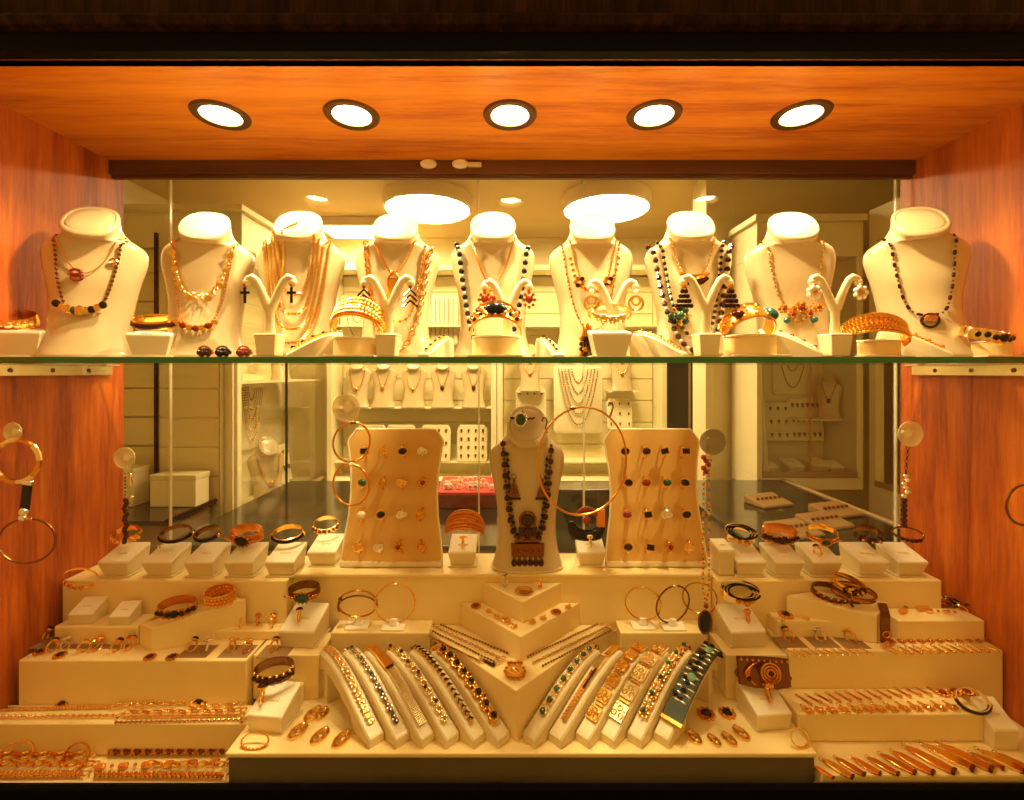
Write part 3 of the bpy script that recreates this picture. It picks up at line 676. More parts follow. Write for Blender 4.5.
put(n, 'bar_pendant', ['gold','garnet'], face(f), 0, .585, .004)
# 8
n = neck(busts[7], 'gold bar link necklace with a red flower centre on the second bust from right')
strand('link_chain', n, drape(U(.050,.88,.35,3.0), .0022), .0019, 'gold', 'bar', 'gold_red')
def f(b):
    for cx, cy, s in ((-.022,.003,.8),(-.010,-.006,.8),(0,.004,1.25),(.012,-.005,.8),(.024,.004,.8)):
        for k in range(6): b.cur = k % 2; a = 2*PI*k/6; b.ball((cx+.0062*s*math.cos(a), cy+.0062*s*math.sin(a), .001), .0036*s, 6, 4)
        b.cur = 2; b.ball((cx,cy,.003), .0034*s, 6, 4)
    for x in (-.018,.018): b.cur = 3; b.ball((x,-.015,.002), .0052, 8, 5)
    for x in (-.005,0,.005): b.cur = 0; b.ball((x,-.015-.004*(x == 0),.001), .003, 6, 4)
put(n, 'flower_centre', ['gold','gold_red','red_stone','teal_stone'], face(f), 0, .34, .005)
# 9
n = neck(busts[8], 'dark brown link necklace with a drop pendant on the rightmost upper bust')
strand('link_chain', n, drape(U(.050,.885,.30,3.4), .0024), .0024, 'garnet', 'bar', 'gold_dark')
def f(b):
    b.cur = 0; b.ball((0,-.002,.001), .007, 8, 5, 1.2, .8, .7); b.cur = 1; b.lathe([(.001,-.030),(.006,-.022),(.007,-.016),(.003,-.008)], 8, (0,0,.001)); b.ring((0,-.006,0), .010, .002, 14, 5)
put(n, 'drop_pendant', ['gold_red','garnet'], face(f), 0, .285, .004)
# bust on the middle step
mb = inst('bust', 'necklace_bust', b_bust, 'cream bust alone on the middle step between the two ring boards', 'bust', (X(527, 1.035), 1.035, ZC+.0005), scale=(1.02, .85, 1.10))
n = neck(mb, 'dark garnet bead necklace with a heavy fringed pendant on the middle bust')
strand('bead_strand', n, drape(U(.053,.87,.215,3.6), .0046), .0050, 'garnet', 'bead', 'gold_dark')
strand('inner_strand', n, drape(U(.043,.80,.235,3.8), .0036), .0028, 'dark_stone', 'bead', 'gold_dark')
def f(b):
    b.cur = 0; b.ball((0,.030,.003), .0115, 10, 6, 1, .9, .6); b.cur = 1; b.ring((0,.030,.002), .0125, .0022, 18, 5); b.cur = 0; b.box((0,.013,.002),(.030,.014,.006)); b.ball((0,.012,.005), .009, 8, 5)
    b.cur = 1; b.box((0,.021,.002),(.026,.004,.005)); b.box((0,.004,.002),(.026,.004,.005)); b.tube([(-.020,-.002,.002),(-.012,.000,.004),(.012,.000,.004),(.020,-.002,.002)], .0028, 6)
    b.cur = 1; b.prism([(-.026,-.024),(.026,-.024),(.027,-.005),(-.027,-.005)], 0, .005); b.cur = 2
    for k in range(6): b.gem((-.021+.0084*k,-.015,.005), .0042, 6)
    for k in range(6): b.cur = 1; b.ball((-.022+.0088*k,-.0265,.002), .0030, 6, 4); b.cur = 0; b.ball((-.022+.0088*k,-.034,.002), .0050, 7, 5, 1, 1.25, 1)
put(n, 'fringed_pendant', ['garnet','gold_dark','red_stone'], face(f), 0, .225, .006)
def b_ear(r):
    m = MB(); m.ring((0,-.001,.010), .005, .0008, 12, 4, 'y'); m.ball((0,-.002,.002), .0036, 7, 4); m.lathe([(.012,-.034),(.0105,-.026),(.0045,-.008),(.002,0)], 8, (0,-.002,0), 1, .4); m.build('dangle', 'gold_dark', r)
    m = MB()
    for k in range(6): m.ball((-.0125+.005*k,-.004,-.038), .0028, 6, 4, 1, .8, 1.3)
    for k in range(3): m.gem((0,-.006,-.010-.007*k), .0026, 6)
    m.build('stone_fringe', 'garnet', r)
for x, lab in ((-.029,'dark dangling earring on the left of the middle bust chest'), (.032,'dark dangling earring on the right of the middle bust chest, seen through the big hoop')):
    p = surf(x, .60*BH, .004); inst('jhumka', 'dangle_earring', b_ear, lab, 'earring', (mb.location.x+p.x*1.02, mb.location.y+p.y*.85-.004, ZC+p.z*1.10+.006), group='dangle earrings on the middle bust')
# stone ring lying on top of the middle bust
def b_bigring(r):
    m = MB(); m.ring((0,0,0), .012, .003, 18, 6, 'x', sz=1.6); m.build('band', 'gold_dark', r)
    m = MB(); m.ball((0,-.014,.0), .009, 12, 7, 1, .6, 1.2); m.build('green_stone', 'green_stone', r)
    m = MB()
    for k in range(14): a = 2*PI*k/14; m.ball((.0105*math.cos(a),-.013,.0125*math.sin(a)), .0026, 6, 4)
    m.build('pearl_border', 'silver', r)
    m = MB()
    for s in (-1,1):
        m = MB()
        for k in range(4): m.gem((s*(.013+.003*k), -.006+.003*k, .002*(k%2)), .0032, 6)
        m.build('side_stones', 'garnet', r)
thing_ring = inst('bigring', 'cocktail_ring', b_bigring, 'green stone ring with pale border perched on top of the middle bust', 'ring', (X(522, 1.02), 1.015, ZC+BH*1.10*1.0+.016), (0, 0, -.2), scale=1.15)
# ------------------------------------------------------------------ generic stands and jewels
def b_ringbox(w=.034, d=.062, hf=.036, hb=.060, bot=.80, over=.012):
    """leather ring box: overhanging sloped top, front at y=0"""
    def f(r):
        m = MB(); q = w*bot
        m.hexa([(-q,over,.003),(q,over,.003),(q,d,.003),(-q,d,.003),(-w,0,hf-.004),(w,0,hf-.004),(w,d,hb-.004),(-w,d,hb-.004)]); m.build('body', 'stand', r, smooth=False, bevel=.0012)
        m = MB(); m.hexa([(-w,0,hf-.0045),(w,0,hf-.0045),(w,d,hb-.0045),(-w,d,hb-.0045),(-w*.97,.001,hf),(w*.97,.001,hf),(w*.97,d-.001,hb),(-w*.97,d-.001,hb)]); tp = m.build('top_pad', 'pad', r, smooth=False, bevel=.001)
        m = MB(); m.prism([(-w*1.0,.004),(w*1.0,.004),(w*1.0,d+.004),(-w*1.0,d+.004)], 0, .003); m.build('base_plate', 'stand', r, smooth=False, bevel=.0008)
        m = MB(); m.prism([(-w*.35,d*.40),(w*.35,d*.40),(w*.35,d*.46),(-w*.35,d*.46)], hf+(hb-hf)*.40-.002, hf+(hb-hf)*.43+.0012); m.build('ring_slot', 'tier', tp, smooth=False)
    return f
def b_drum(w=.046, h=.042, d=.05):
    """half round bangle rest with flat base"""
    def f(r):
        pr = [(w*math.cos(a), -d*math.sin(a)) for a in [PI*k/20 for k in range(21)]]
        m = MB(); m.prism(pr[::-1], .004, [h-.004]*21); m.build('body', 'tier', r, bevel=.002)
        m = MB(); m.prism([(a*1.02, b*1.02) for a, b in pr[::-1]], h-.004, h); m.build('top_pad', 'pad', r, bevel=.001)
        m = MB(); m.prism([(-w*1.1,-d*1.1),(w*1.1,-d*1.1),(w*1.1,.002),(-w*1.1,.002)], 0, .004); m.build('base_plate', 'stand', r, smooth=False, bevel=.001)
    return f
def b_ystand(r):
    m = MB(); m.hexa([(-.0165,-.016,.002),(.0165,-.016,.002),(.0165,.016,.002),(-.0165,.016,.002),(-.020,-.019,.040),(.020,-.019,.040),(.020,.019,.040),(-.020,.019,.040)]); m.build('base', 'stand', r, smooth=False, bevel=.0015)
    m = MB(); m.loft([[(-.021,-.020,.040),(.021,-.020,.040),(.021,.020,.040),(-.021,.020,.040)],[(-.020,-.019,.043),(.020,-.019,.043),(.020,.019,.043),(-.020,.019,.043)]]); m.build('base_top', 'pad', r, smooth=False, bevel=.001)
    m = MB(); m.tube([(0,0,.043),(0,0,.07),(0,0,.098)], [.011,.0085,.0105], 12, sz=.5); m.build('stem', 'stand', r)
    for s in (-1, 1):
        p = [(s*.002,0,.090),(s*.010,0,.108),(s*.018,0,.128),(s*.026,0,.143),(s*.034,0,.149),(s*.041,0,.146),(s*.045,0,.138)]
        m = MB(); m.tube(p, [.010,.0085,.0075,.0072,.0070,.0068,.0062], 10, sz=.55); m.ball((s*.043,-.001,.138), .0085, 10, 6, 1, .5, 1); m.build('arm', 'stand', r)
def b_cuff(R=.030, h=.022, kind='filigree', m0='gold', m1='amber', arc=1.0, sy=.8):
    """wide bangle, axis z, ornament towards -y, centre at the origin"""
    def f(r):
        n = 40; m = MB()
        rings = []
        for (dr, dz) in ((0,-.5),(.0012,-.48),(.0022,-.2),(.0022,.2),(.0012,.48),(0,.5),(-.0006,.4),(-.0006,-.4)):
            rings.append([( (R+dr)*math.cos(2*PI*i/n), sy*(R+dr)*math.sin(2*PI*i/n), dz*h*(1 if kind != 'taper' else .45+.55*max(0,-math.sin(2*PI*i/n))) ) for i in range(n)])
        rings.append(rings[0]); m.loft(rings, True, False); m.build('band', m0, r)
        m = MB()
        if kind == 'filigree':
            for i in range(26):
                for j in (-1,0,1):
                    a = 2*PI*(i+.5*(j%2))/26; m.ball(((R+.002)*math.cos(a), sy*(R+.002)*math.sin(a), j*h*.3), .0034, 6, 4, 1, 1, .9)
            for z in (-.47,.47): m.ring((0,0,z*h), R+.0018, .0014, 40, 5, 'z', sy)
            m.build('filigree', m1, r)
        elif kind == 'onyx':
            m.ring((0,0,0), R+.002, h*.30, 36, 8, 'z', sy, PI*1.05, PI*1.95); m.build('dark_inlay', m1, r)
            m = MB()
            for a in (1.03,1.97): m.ball(((R+.003)*math.cos(PI*a), sy*(R+.003)*math.sin(PI*a), 0), h*.34, 8, 5)
            m.build('gold_end', 'gold', r)
        elif kind == 'stones':
            for k in range(7):
                a = PI*(1.5+.11*(k-3)); rr = h*(.42 if k == 3 else .28); m.ball(((R+.003)*math.cos(a), sy*(R+.003)*math.sin(a), .002*(k%2)), rr, 8, 5, 1, .7, 1)
            m.build('stones', m1, r); m = MB()
            for k in range(16):
                a = PI*(1.5+.055*(k-7.5))
                m.ball(((R+.002)*math.cos(a), sy*(R+.002)*math.sin(a), h*(.42 if k%2 else -.42)), .0030, 6, 4)
            m.build('gold_beads', 'gold', r)
        elif kind == 'center':
            m.ball((0,-sy*R-.004,0), h*.55, 12, 7, 1.1, .55, .9); m.build('centre_stone', m1, r); m = MB()
            for k in range(12): a = 2*PI*k/12; m.ball((h*.72*math.cos(a), -sy*R-.003, h*.62*math.sin(a)), .0030, 6, 4)
            for s in (-1,1):
                for k in range(4): m.ball((s*(h*.95+.006*k), -sy*R*(.95-.12*k), 0), .0045-.0005*k, 7, 4)
            m.build('bead_border', 'gold_red', r)
        elif kind == 'flower':
            for cx in (-.016,0,.016):
                for k in range(6): a = 2*PI*k/6; m.ball((cx+.0065*math.cos(a), -sy*R-.002+abs(cx)*.35, .0065*math.sin(a)), .0038, 6, 4, 1, .7, 1)
            st = m.build('petals', m1, r); m = MB()
            for cx in (-.016,0,.016): m.ball((cx, -sy*R-.005+abs(cx)*.35, 0), .0035, 7, 4)
            m.build('flower_centres', 'gold', st)
        elif kind == 'wire':
            for k in range(3): m.ring((.004*(k-1), -.006*k, .003+.006*k), R*.82, .0019, 30, 6, 'z', sy, .2, 2*PI-.2)
            m.build('loops', m1, r); m = MB(); m.ball((.008,-sy*R-.004,0), .0065, 8, 5); m.ball((-.008,-sy*R-.004,.004), .005, 8, 5); m.build('end_beads', 'gold_red', r)
        elif kind == 'plain':
            for z in (-.5,.5): m.ring((0,0,z*h), R+.0012, .0016, 40, 5, 'z', sy)
            m.build('rim', m1, r)
        elif kind == 'taper':
            for k in range(5): a = PI*(1.5+.09*(k-2)); m.ball(((R+.002)*math.cos(a), sy*(R+.002)*math.sin(a), 0), .004, 7, 4)
            m.build('studs', m1, r)
    return f
def b_arch(R=.044, w=.05, kind='filigree', m0='amber', m1='gold', ext=.10):
    """open cuff standing like an arch, axis y, top at +z"""
    def f(r):
        n = 30; A = [-ext+(PI+2*ext)*k/n for k in range(n+1)]; m = MB()
        def P(a, y, d=0): return ((R+d)*math.cos(a), y, (R+d)*math.sin(a))
        def ww(a): return w*(.62+.38*max(0, math.sin(a)))
        m.loft([[P(a,-ww(a)/2,0),P(a,-ww(a)*.3,.002),P(a,ww(a)*.3,.002),P(a,ww(a)/2,0),P(a,ww(a)/2,-.0015),P(a,-ww(a)/2,-.0015)] for a in A]); m.build('band', m0, r)
        for s in (-1, 1): m = MB(); m.tube([P(a, s*ww(a)/2, .001) for a in A], .0022, 6); m.build('rim', m1, r)
        m = MB()
        if kind == 'filigree':
            for i in range(1, 24):
                a = A[0]+(A[-1]-A[0])*i/24
                for j in range(-2, 3): m.ball(P(a+.03*(j%2), j*ww(a)*.17, .0018), .0033+.0008*((i*3+j)%3), 6, 4)
            m.build('filigree', m1, r)
        elif kind == 'stone':
            a = PI*.5; m.ball(P(a,-w*.05,.004), w*.36, 12, 7, 1.25, .8, .6); m.build('centre_stone', 'navy_stone', r); m = MB()
            for k in range(12): t = 2*PI*k/12; m.ball((w*.52*math.cos(t), -w*.05+w*.36*math.sin(t), R+.002-.2*abs(math.cos(t))*w*.3), .0034, 6, 4)
            for sx in (-1,1):
                for k in range(5): a = PI*.5+sx*(.55+.16*k); m.ball(P(a, w*.12*(-1)**k, .003), .0052, 7, 5)
            m.build('gold_beads', 'gold', r); m = MB()
            for sx in (-1,1):
                for k in range(4): a = PI*.5+sx*(.6+.18*k); m.ball(P(a, -w*.15*(-1)**k, .003), .0042, 7, 5)
            m.build('red_stones', 'garnet', r)
        elif kind == 'green':
            m.ball(P(PI*.30,-w*.08,.004), w*.36, 12, 7, 1, 1.1, .7); m.build('green_stone', 'teal_stone', r); m = MB()
            m.ball(P(PI*.72,-w*.05,.003), w*.28, 10, 6, 1.3, .9, .6); m.build('dark_stone', 'garnet', r); m = MB()
            for i in range(14):
                a = A[0]+(A[-1]-A[0])*(i+.5)/14; m.ball(P(a, w*.30*(-1)**i, .002), .0036, 6, 4); m.ball(P(a, w*.05, .002), .0026, 6, 4)
            m.build('gold_beads', m1, r)
    return f
def b_hoop(R, r0, m0, m1=None, square=False):
    def f(r):
        m = MB(); m.ring((0,0,0), R, r0, 44, 7, 'y'); m.build('hoop', m0, r)
        if m1: m = MB(); m.ball((0,0,R), r0*2.1, 8, 5, 1.6, 1, .8); m.ball((r0*3,0,R*.98), r0*1.5, 7, 4); m.build('ornament', m1, r)
    return f
def b_ring(kind):
    """finger ring, axis x, jewel on top (+z)"""
    def f(r):
        R = .0088; m = MB(); bm = {'knot':'gold','silver':'silver','dome':'gold_red'}.get(kind, 'gold')
        m.ring((0,0,0), R, .0016, 20, 6, 'x'); m.build('band', bm, r); m = MB()
        if kind in ('dark','red','green','garnet','pearl'):
            m.lathe([(.004,R-.001),(.0068,R+.0008),(.0066,R+.0022),(.005,R+.002)], 12); st = m.build('setting', 'gold', r)
            m = MB(); m.ball((0,0,R+.0025), .0050, 9, 6, 1.25, 1, .75); m.build('stone', {'dark':'dark_stone','red':'red_stone','green':'green_stone','garnet':'garnet','pearl':'pearl'}[kind], st)
        elif kind == 'square':
            m.box((0,0,R+.002), (.013,.010,.004)); st = m.build('setting', 'gold', r, smooth=False, bevel=.0006); m = MB(); m.box((0,0,R+.0042), (.0105,.0078,.002)); m.build('stone', 'dark_stone', st, smooth=False, bevel=.0005)
        elif kind == 'flower':
            for k in range(6): a = 2*PI*k/6; m.ball((.0048*math.cos(a), .0048*math.sin(a), R+.002), .0030, 7, 4)
            st = m.build('petals', 'gold_red', r); m = MB(); m.ball((0,0,R+.0035), .0028, 7, 4); m.build('stone', 'red_stone', st)
        elif kind in ('knot','silver'):
            m.ring((-.002,0,R+.001), .0045, .0018, 12, 5, 'z'); m.ring((.002,0,R+.0022), .0045, .0018, 12, 5, 'z', .7); m.build('knot', bm, r)
        elif kind == 'dome':
            m.ball((0,0,R), .0062, 10, 6, 1, 1.1, .8); st = m.build('dome', 'gold_red', r); m = MB()
            for k in range(8): a = 2*PI*k/8; m.ball((.0052*math.cos(a), .0055*math.sin(a), R+.001), .0018, 6, 4)
            m.build('granules', 'gold', st)
    return f
RK = {'dark':'dark stone','red':'red stone','green':'green stone','garnet':'garnet','pearl':'pearl','square':'square dark stone','flower':'flower shaped','knot':'gold knot','silver':'pale metal knot','dome':'domed gold'}
def ring_at(kind, lab, loc, rot=(0,0,0), group=None, scale=1.0): return inst('ring_'+kind, 'finger_ring', b_ring(kind), lab, 'ring', loc, rot, group, scale)
SH = SZ+.0004
def on_shelf(px, y): return (X(px, y), y, SH)
# ---- Y shaped earring stands with earrings
def b_cross(r):
    m = MB(); m.box((0,0,-.016), (.0042,.0025,.026)); m.box((0,0,-.012), (.015,.0025,.0042)); m.build('cross', 'dark_stone', r, smooth=False, bevel=.0008)
    m = MB(); m.ball((0,0,0), .0028, 6, 4); m.build('hook', 'gold_dark', r)
def b_chev(r):
    m = MB()
    for k in range(3):
        z = -.006-.009*k; w = .010+.001*k
        m.tube([(-w,0,z-.010),(0,0,z),(w,0,z-.010)], .0018, 5)
    m.build('chevrons', 'dark_stone', r); m = MB(); m.ball((0,0,-.002), .0030, 6, 4); m.build('hook', 'gold_dark', r)
def b_redear(r):
    m = MB(); m.gem((0,0,-.018), .0075, 8, 1.2, 1, .6); m.ball((0,-.001,-.018), .0055, 8, 5, .8, .8, 1.3); m.build('red_stone', 'red_stone', r)
    m = MB()
    for k in range(8): a = 2*PI*k/8; m.ball((.0095*math.cos(a), 0, -.018+.012*math.sin(a)), .0032, 6, 4)
    m.ball((0,0,-.002), .003, 6, 4); m.build('gold_border', 'gold_red', r)
def b_ringear(r):
    m = MB(); m.ring((0,0,-.024), .012, .0022, 20, 5, 'y'); m.ring((0,0,-.020), .007, .0018, 16, 5, 'y'); m.build('hoops', 'gold_pale', r)
    m = MB(); m.ball((0,0,-.004), .0042, 7, 5); m.ball((0,-.002,-.036), .004, 7, 5); m.build('pearls', 'pearl', r)
def b_cluster(r):
    m = MB()
    for row in range(4):
        for k in range(row+2): m.ball(((k-(row+1)/2)*.0058, 0, -.010-row*.0078), .0040, 6, 4)
    m.build('bead_cluster', 'garnet', r); m = MB(); m.ball((0,0,-.002), .0042, 7, 4); m.ring((0,0,-.006), .004, .0014, 10, 4, 'y'); m.build('hook', 'gold_red', r)
def b_pearlear(r):
    m = MB()
    for k in range(7): a = 2*PI*k/7; m.ball((.0085*math.cos(a), 0, -.012+.0085*math.sin(a)), .0042, 7, 5)
    m.build('pearls', 'pearl', r); m = MB(); m.ball((0,-.002,-.012), .004, 7, 5); m.ball((0,0,0), .003, 6, 4); m.build('gold_centre', 'gold_red', r)
def b_chain_ear(r):
    m = MB()
    for k in range(9): m.ball((.001*math.sin(k*1.7), 0, -.004-.0045*k), .0027, 6, 4)
    m.build('bead_drop', 'gold_pale', r); m = MB(); m.ball((0,0,0), .0032, 6, 4); m.build('hook', 'gold', r)
ST = [(270,.856,b_cross,'cross','cream forked earring stand before the third upper bust','small dark cross earring on the %s arm of the stand before the third upper bust'),
 (388,.862,b_chev,'chev','cream forked earring stand before the fourth upper bust','dark chevron earring on the %s arm of the stand before the fourth upper bust'),
 (507,.898,b_redear,'redear','cream forked earring stand before the middle upper bust','red stone earring on the %s arm of the stand behind the dark stone cuff'),
 (613,.898,b_ringear,'ringear','cream forked earring stand before the sixth upper bust','pale gold hoop earring on the %s arm of the stand behind the pale watch bangle'),
 (706,.856,b_cluster,'cluster','cream forked earring stand before the seventh upper bust','red bead cluster earring on the %s arm of the stand before the seventh upper bust'),
 (835,.854,b_pearlear,'pearlear','cream forked earring stand right of the flower necklace bust','pearl rosette earring on the %s arm of the stand right of the flower necklace')]
for px, y, fn, key, lab, elab in ST:
    inst('ystand', 'earring_stand', b_ystand, lab, 'earring stand', on_shelf(px, y), group='forked earring stands on the glass shelf')
    x, _, z = on_shelf(px, y)
    for s, side in ((-1,'left'),(1,'right')):
        inst(key, 'earring', fn, elab % side, 'earring', (x+s*.043, y-.0065, z+.133), group='earrings on the forked stands', scale=1.15)
# ---- rests and cuffs along the shelf edge
def rest(key, fn, lab, px, y, rot=0, scale=1): return inst(key, 'bangle_rest', fn, lab, 'bangle rest', on_shelf(px, y), (0,0,rot), None, scale)
def bangle(key, fn, lab, loc, rot, scale=1, cat='bangle', name='bangle', group=None): return inst(key, name, fn, lab, cat, loc, rot, group, scale)
rest('rbox', b_ringbox(.036,.05,.044,.052,.74,.006), 'pale tapered rest at the far left end of the glass shelf', 14, .845, .25, 1.1)
bangle('c_shell', b_cuff(.030,.020,'stones','gold','gold_pale'), 'pale gold beaded bangle on the far left rest of the glass shelf', (X(14,.87),.875,SH+.072), (.55,0,.3))
rest('rbox', None, 'pale tapered rest between the first and second upper busts', 148, .850, .30, 1.0)
bangle('c_dark', b_cuff(.034,.017,'onyx','gold','garnet'), 'dark red and gold bangle on the rest between the first two upper busts', (X(155,.878),.880,SH+.068), (.42,0,.15))
rest('drum', b_drum(.046,.040,.045), 'half round tan rest in front of the fourth upper bust', 357, .876, 0, .93)
bangle('a1', b_arch(.046,.052,'filigree','amber','gold'), 'broad amber gold filigree cuff on the half round rest below the fourth bust', (X(359,.862),.864,SH+.060), (.80,0,0))
rest('drum', None, 'half round tan rest in front of the middle upper bust', 496, .876, 0, .98)
bangle('a2', b_arch(.045,.044,'stone','gold','gold_red'), 'gold cuff with a large dark oval stone before the middle upper bust', (X(496,.862),.864,SH+.055), (.80,0,0))
rest('rbox', None, 'tapered tan rest in front of the sixth upper bust', 612, .848, 0, 1.04)
bangle('c_watch', b_cuff(.040,.013,'flower','gold_pale','silver',sy=.75), 'pale gold watch style bangle on the tapered rest below the sixth bust', (X(610,.868),.872,SH+.085), (.55,0,0), 1.0)
rest('drum', None, 'half round tan rest right of the seventh upper bust', 748, .882, 0, 1.05)
bangle('a3', b_arch(.046,.040,'green','amber','gold'), 'amber cuff with a green stone on the half round rest', (X(746,.862),.864,SH+.050), (.70,0,.15))
rest('drum', None, 'low half round rest left of the rightmost upper bust', 876, .868, 0, .80)
bangle('a4', b_arch(.052,.040,'filigree','amber','gold'), 'broad gold filigree cuff leaning on the low rest left of the last bust', (X(874,.850),.852,SH+.040), (1.0,.12,-.1), (1,1,.75))
rest('drum', None, 'low half round rest at the right end of the glass shelf', 988, .858, 0, .72)
bangle('c_rgt', b_cuff(.042,.020,'stones','gold_pale','dark_stone',sy=.7), 'pale bangle with dark stones at the right end of the glass shelf', (X(986,.848),.850,SH+.042), (.32,.1,.2), 1.0)
# ---- small curved ramps with bracelets
def ramp_prof(L, H, lip=.012, n=22):
    """(distance, height) of the top face from the low front end to the high back end"""
    return [(L*k/n, lip+(H-lip)*math.sin(min(1, k/n/.94)*PI/2)**1.12 - (.006*((k/n-.94)/.06)**2*3 if k/n > .94 else 0)) for k in range(n+1)]
def ramp_body(L, H, w, lip=.012, arch=True):
    def f(r):
        top = ramp_prof(L, H, lip); rings = []; th = .020 if arch else None
        for i, (d, z) in enumerate(top):
            lo = 0 if not arch else max(0, (z-th-.006) if d > L*.30 else 0) if d < L*.86 else max(0, z-th-.006-.10*(d-L*.86)/L)
            c = w*.82
            rings.append([(-w, d, lo), (w, d, lo), (w, d, z-.003), (c, d, z), (-c, d, z), (-w, d, z-.003)])
        m = MB(); rings.insert(0, [(p[0]*.96, -.003, max(p[2]-.003, 0) if p[2] > .004 else .0) for p in rings[0]]); m.loft(rings); m.build('body', 'stand', r, angle=35, bevel=.0006)
        if arch: m = MB(); m.span(-w*.94, w*.94, L*.80, L*.88, 0, top[18][1]-.021); m.build('back_foot', 'stand', r, smooth=False, bevel=.001)
    return f
def along(L, H, s, lip=.012, up=.002):
    """point, tangent, normal on the ramp's top at fraction s"""
    P = ramp_prof(L, H, lip, 60); k = max(0, min(59.999, s*60)); i = int(k); a, b = P[i], P[i+1]; t = k-i
    d, z = a[0]+(b[0]-a[0])*t, a[1]+(b[1]-a[1])*t; T = Vector((0, b[0]-a[0], b[1]-a[1])).normalized(); N = Vector((0, -T.z, T.y))
    return Vector((0, d, z))+N*up, T, N
def mini_ramp(px, y, rz, lab, blab, styl, L=.085, H=.042, w=.014, sc=1):
    loc = on_shelf(px, y)
    inst('miniramp', 'bracelet_ramp', ramp_body(.085, .042, .014, .008, False), lab, 'bracelet ramp', loc, (0,0,rz), None, sc)
    t = thing('bracelet', blab, 'bracelet', loc, (0,0,rz), None, sc); m = MB(); j = MB()
    for k in range(15):
        p, T, N = along(.085,.042,.10+.84*k/14,.008,.002)
        m.ball(p, .0042, 7, 4, 1.1, 1, .7)
        if k % 3 == 0: j.ball(p+N*.002, .0034, 7, 4)
    m.build('links', styl[0], t); j.build('stones', styl[1], t)
mini_ramp(288, .850, -1.05, 'small curved ramp under the gold ropes of the third upper bust', 'thin gold bead bracelet on the small ramp below the third upper bust', ('gold','garnet'), sc=1.15)
mini_ramp(424, .850, -.45, 'small curved ramp beside the half round rest of the filigree cuff', 'gold bracelet with dark stones on the ramp right of the filigree cuff', ('gold','dark_stone'), sc=.95)
mini_ramp(558, .845, .35, 'small curved ramp left of the tassel necklace', 'gold bracelet with red stones on the ramp right of the dark stone cuff', ('gold_pale','garnet'), sc=.92)
mini_ramp(684, .850, .95, 'curved ramp in front of the seventh upper bust', 'pearl and gold bracelet on the ramp below the seventh upper bust', ('gold_pale','gold'), sc=1.15)
mini_ramp(820, .850, 1.10, 'curved ramp in front of the flower necklace bust', 'pearl bracelet with a red clasp on the ramp below the flower necklace', ('pearl','red_stone'), sc=1.2)
mini_ramp(948, .850, 1.05, 'curved ramp in front of the rightmost upper bust', 'amber link bracelet on the ramp below the rightmost upper bust', ('gold','amber'), sc=1.25)
def b_brooch(m0, m1):
    def f(r):
        m = MB()
        for k in range(7): a = 2*PI*k/7; m.ball((.008*math.cos(a), .006*math.sin(a), .006+.003*math.sin(a)), .0052, 7, 5)
        m.build('cluster', m1, r); m = MB(); m.ring((0,-.002,.006), .010, .0018, 16, 5, 'y'); m.ball((.010,0,.005), .004, 7, 4); m.build('frame', m0, r)
    return f
for px, lab, a, b in ((205,'dark red brooch at the foot of the second upper bust, leftmost of three','gold_red','garnet'),(223,'dark looped brooch at the foot of the second upper bust, middle of three','gold_dark','dark_stone'),(244,'red stone brooch on the shelf just left of the cross earring stand','gold','red_stone')):
    inst('brooch'+b, 'brooch', b_brooch(a, b), lab, 'brooch', (X(px,.852), .852, SH+.0035), (0,0,.3), 'brooches at the foot of the second bust', 1.05)
# ------------------------------------------------------------------ ring boards on the middle step
def b_board(r):
    o = []
    for z, w in ((0,.100),(.012,.113),(.018,.113),(.06,.108),(.11,.1005),(.16,.098),(.21,.1005),(.25,.106),(.272,.110),(.279,.108),(.302,.092)): o.append((z, w))
    L = math.radians(8); m = MB()
    def P(x, z, off): return (x, z*math.sin(L)-off*math.cos(L)+.035*(x/.11)**2*0+0.0, z*math.cos(L)+off*math.sin(L))
    rings = []
    for z, w in o:
        n = 14; rings.append([P(-w+2*w*i/n, z, .010-.006*((2*i/n-1)**2)*(1 if z > .015 else 1)) for i in range(n+1)]+[P(w-2*w*i/n, z, -.004) for i in range(n+1)])
    m.loft(rings); m.build('panel', 'board', r, angle=50, bevel=.001)
    m = MB(); w0 = .092; m.loft([[P(-.113,.0,.014),P(.113,.0,.014),P(.113,.0,-.008),P(-.113,.0,-.008)],[P(-.113,.010,.013),P(.113,.010,.013),P(.113,.010,-.008),P(-.113,.010,-.008)]]); m.build('foot', 'stand', r, smooth=False, bevel=.001)
    m = MB(); m.loft([[(-.03,.055,0),(.03,.055,0),(.03,.060,0),(-.03,.060,0)],[P(-.02,.22,-.005),P(.02,.22,-.005),P(.02,.22,-.008),P(-.02,.22,-.008)]]); m.build('easel_back', 'stand', r, smooth=False)
    m = MB()
    e = [P(-w*1.0, z, .010-.006) for z, w in o]+[P(w, z, .004) for z, w in o[::-1]]; m.tube(e, .0022, 6); m.build('piping', 'pad', r)
RROW = ('top','second','third','bottom'); RCOL = ('first','second','third','fourth')
KL = [['square','knot','dark','silver'],['green','dome','knot','flower'],['pearl','dark','silver','dome'],['knot','silver','flower','dome']]
KR = [['dark','garnet','square','square'],['dark','red','green','dark'],['red','square','silver','dark'],['garnet','square','flower','knot']]
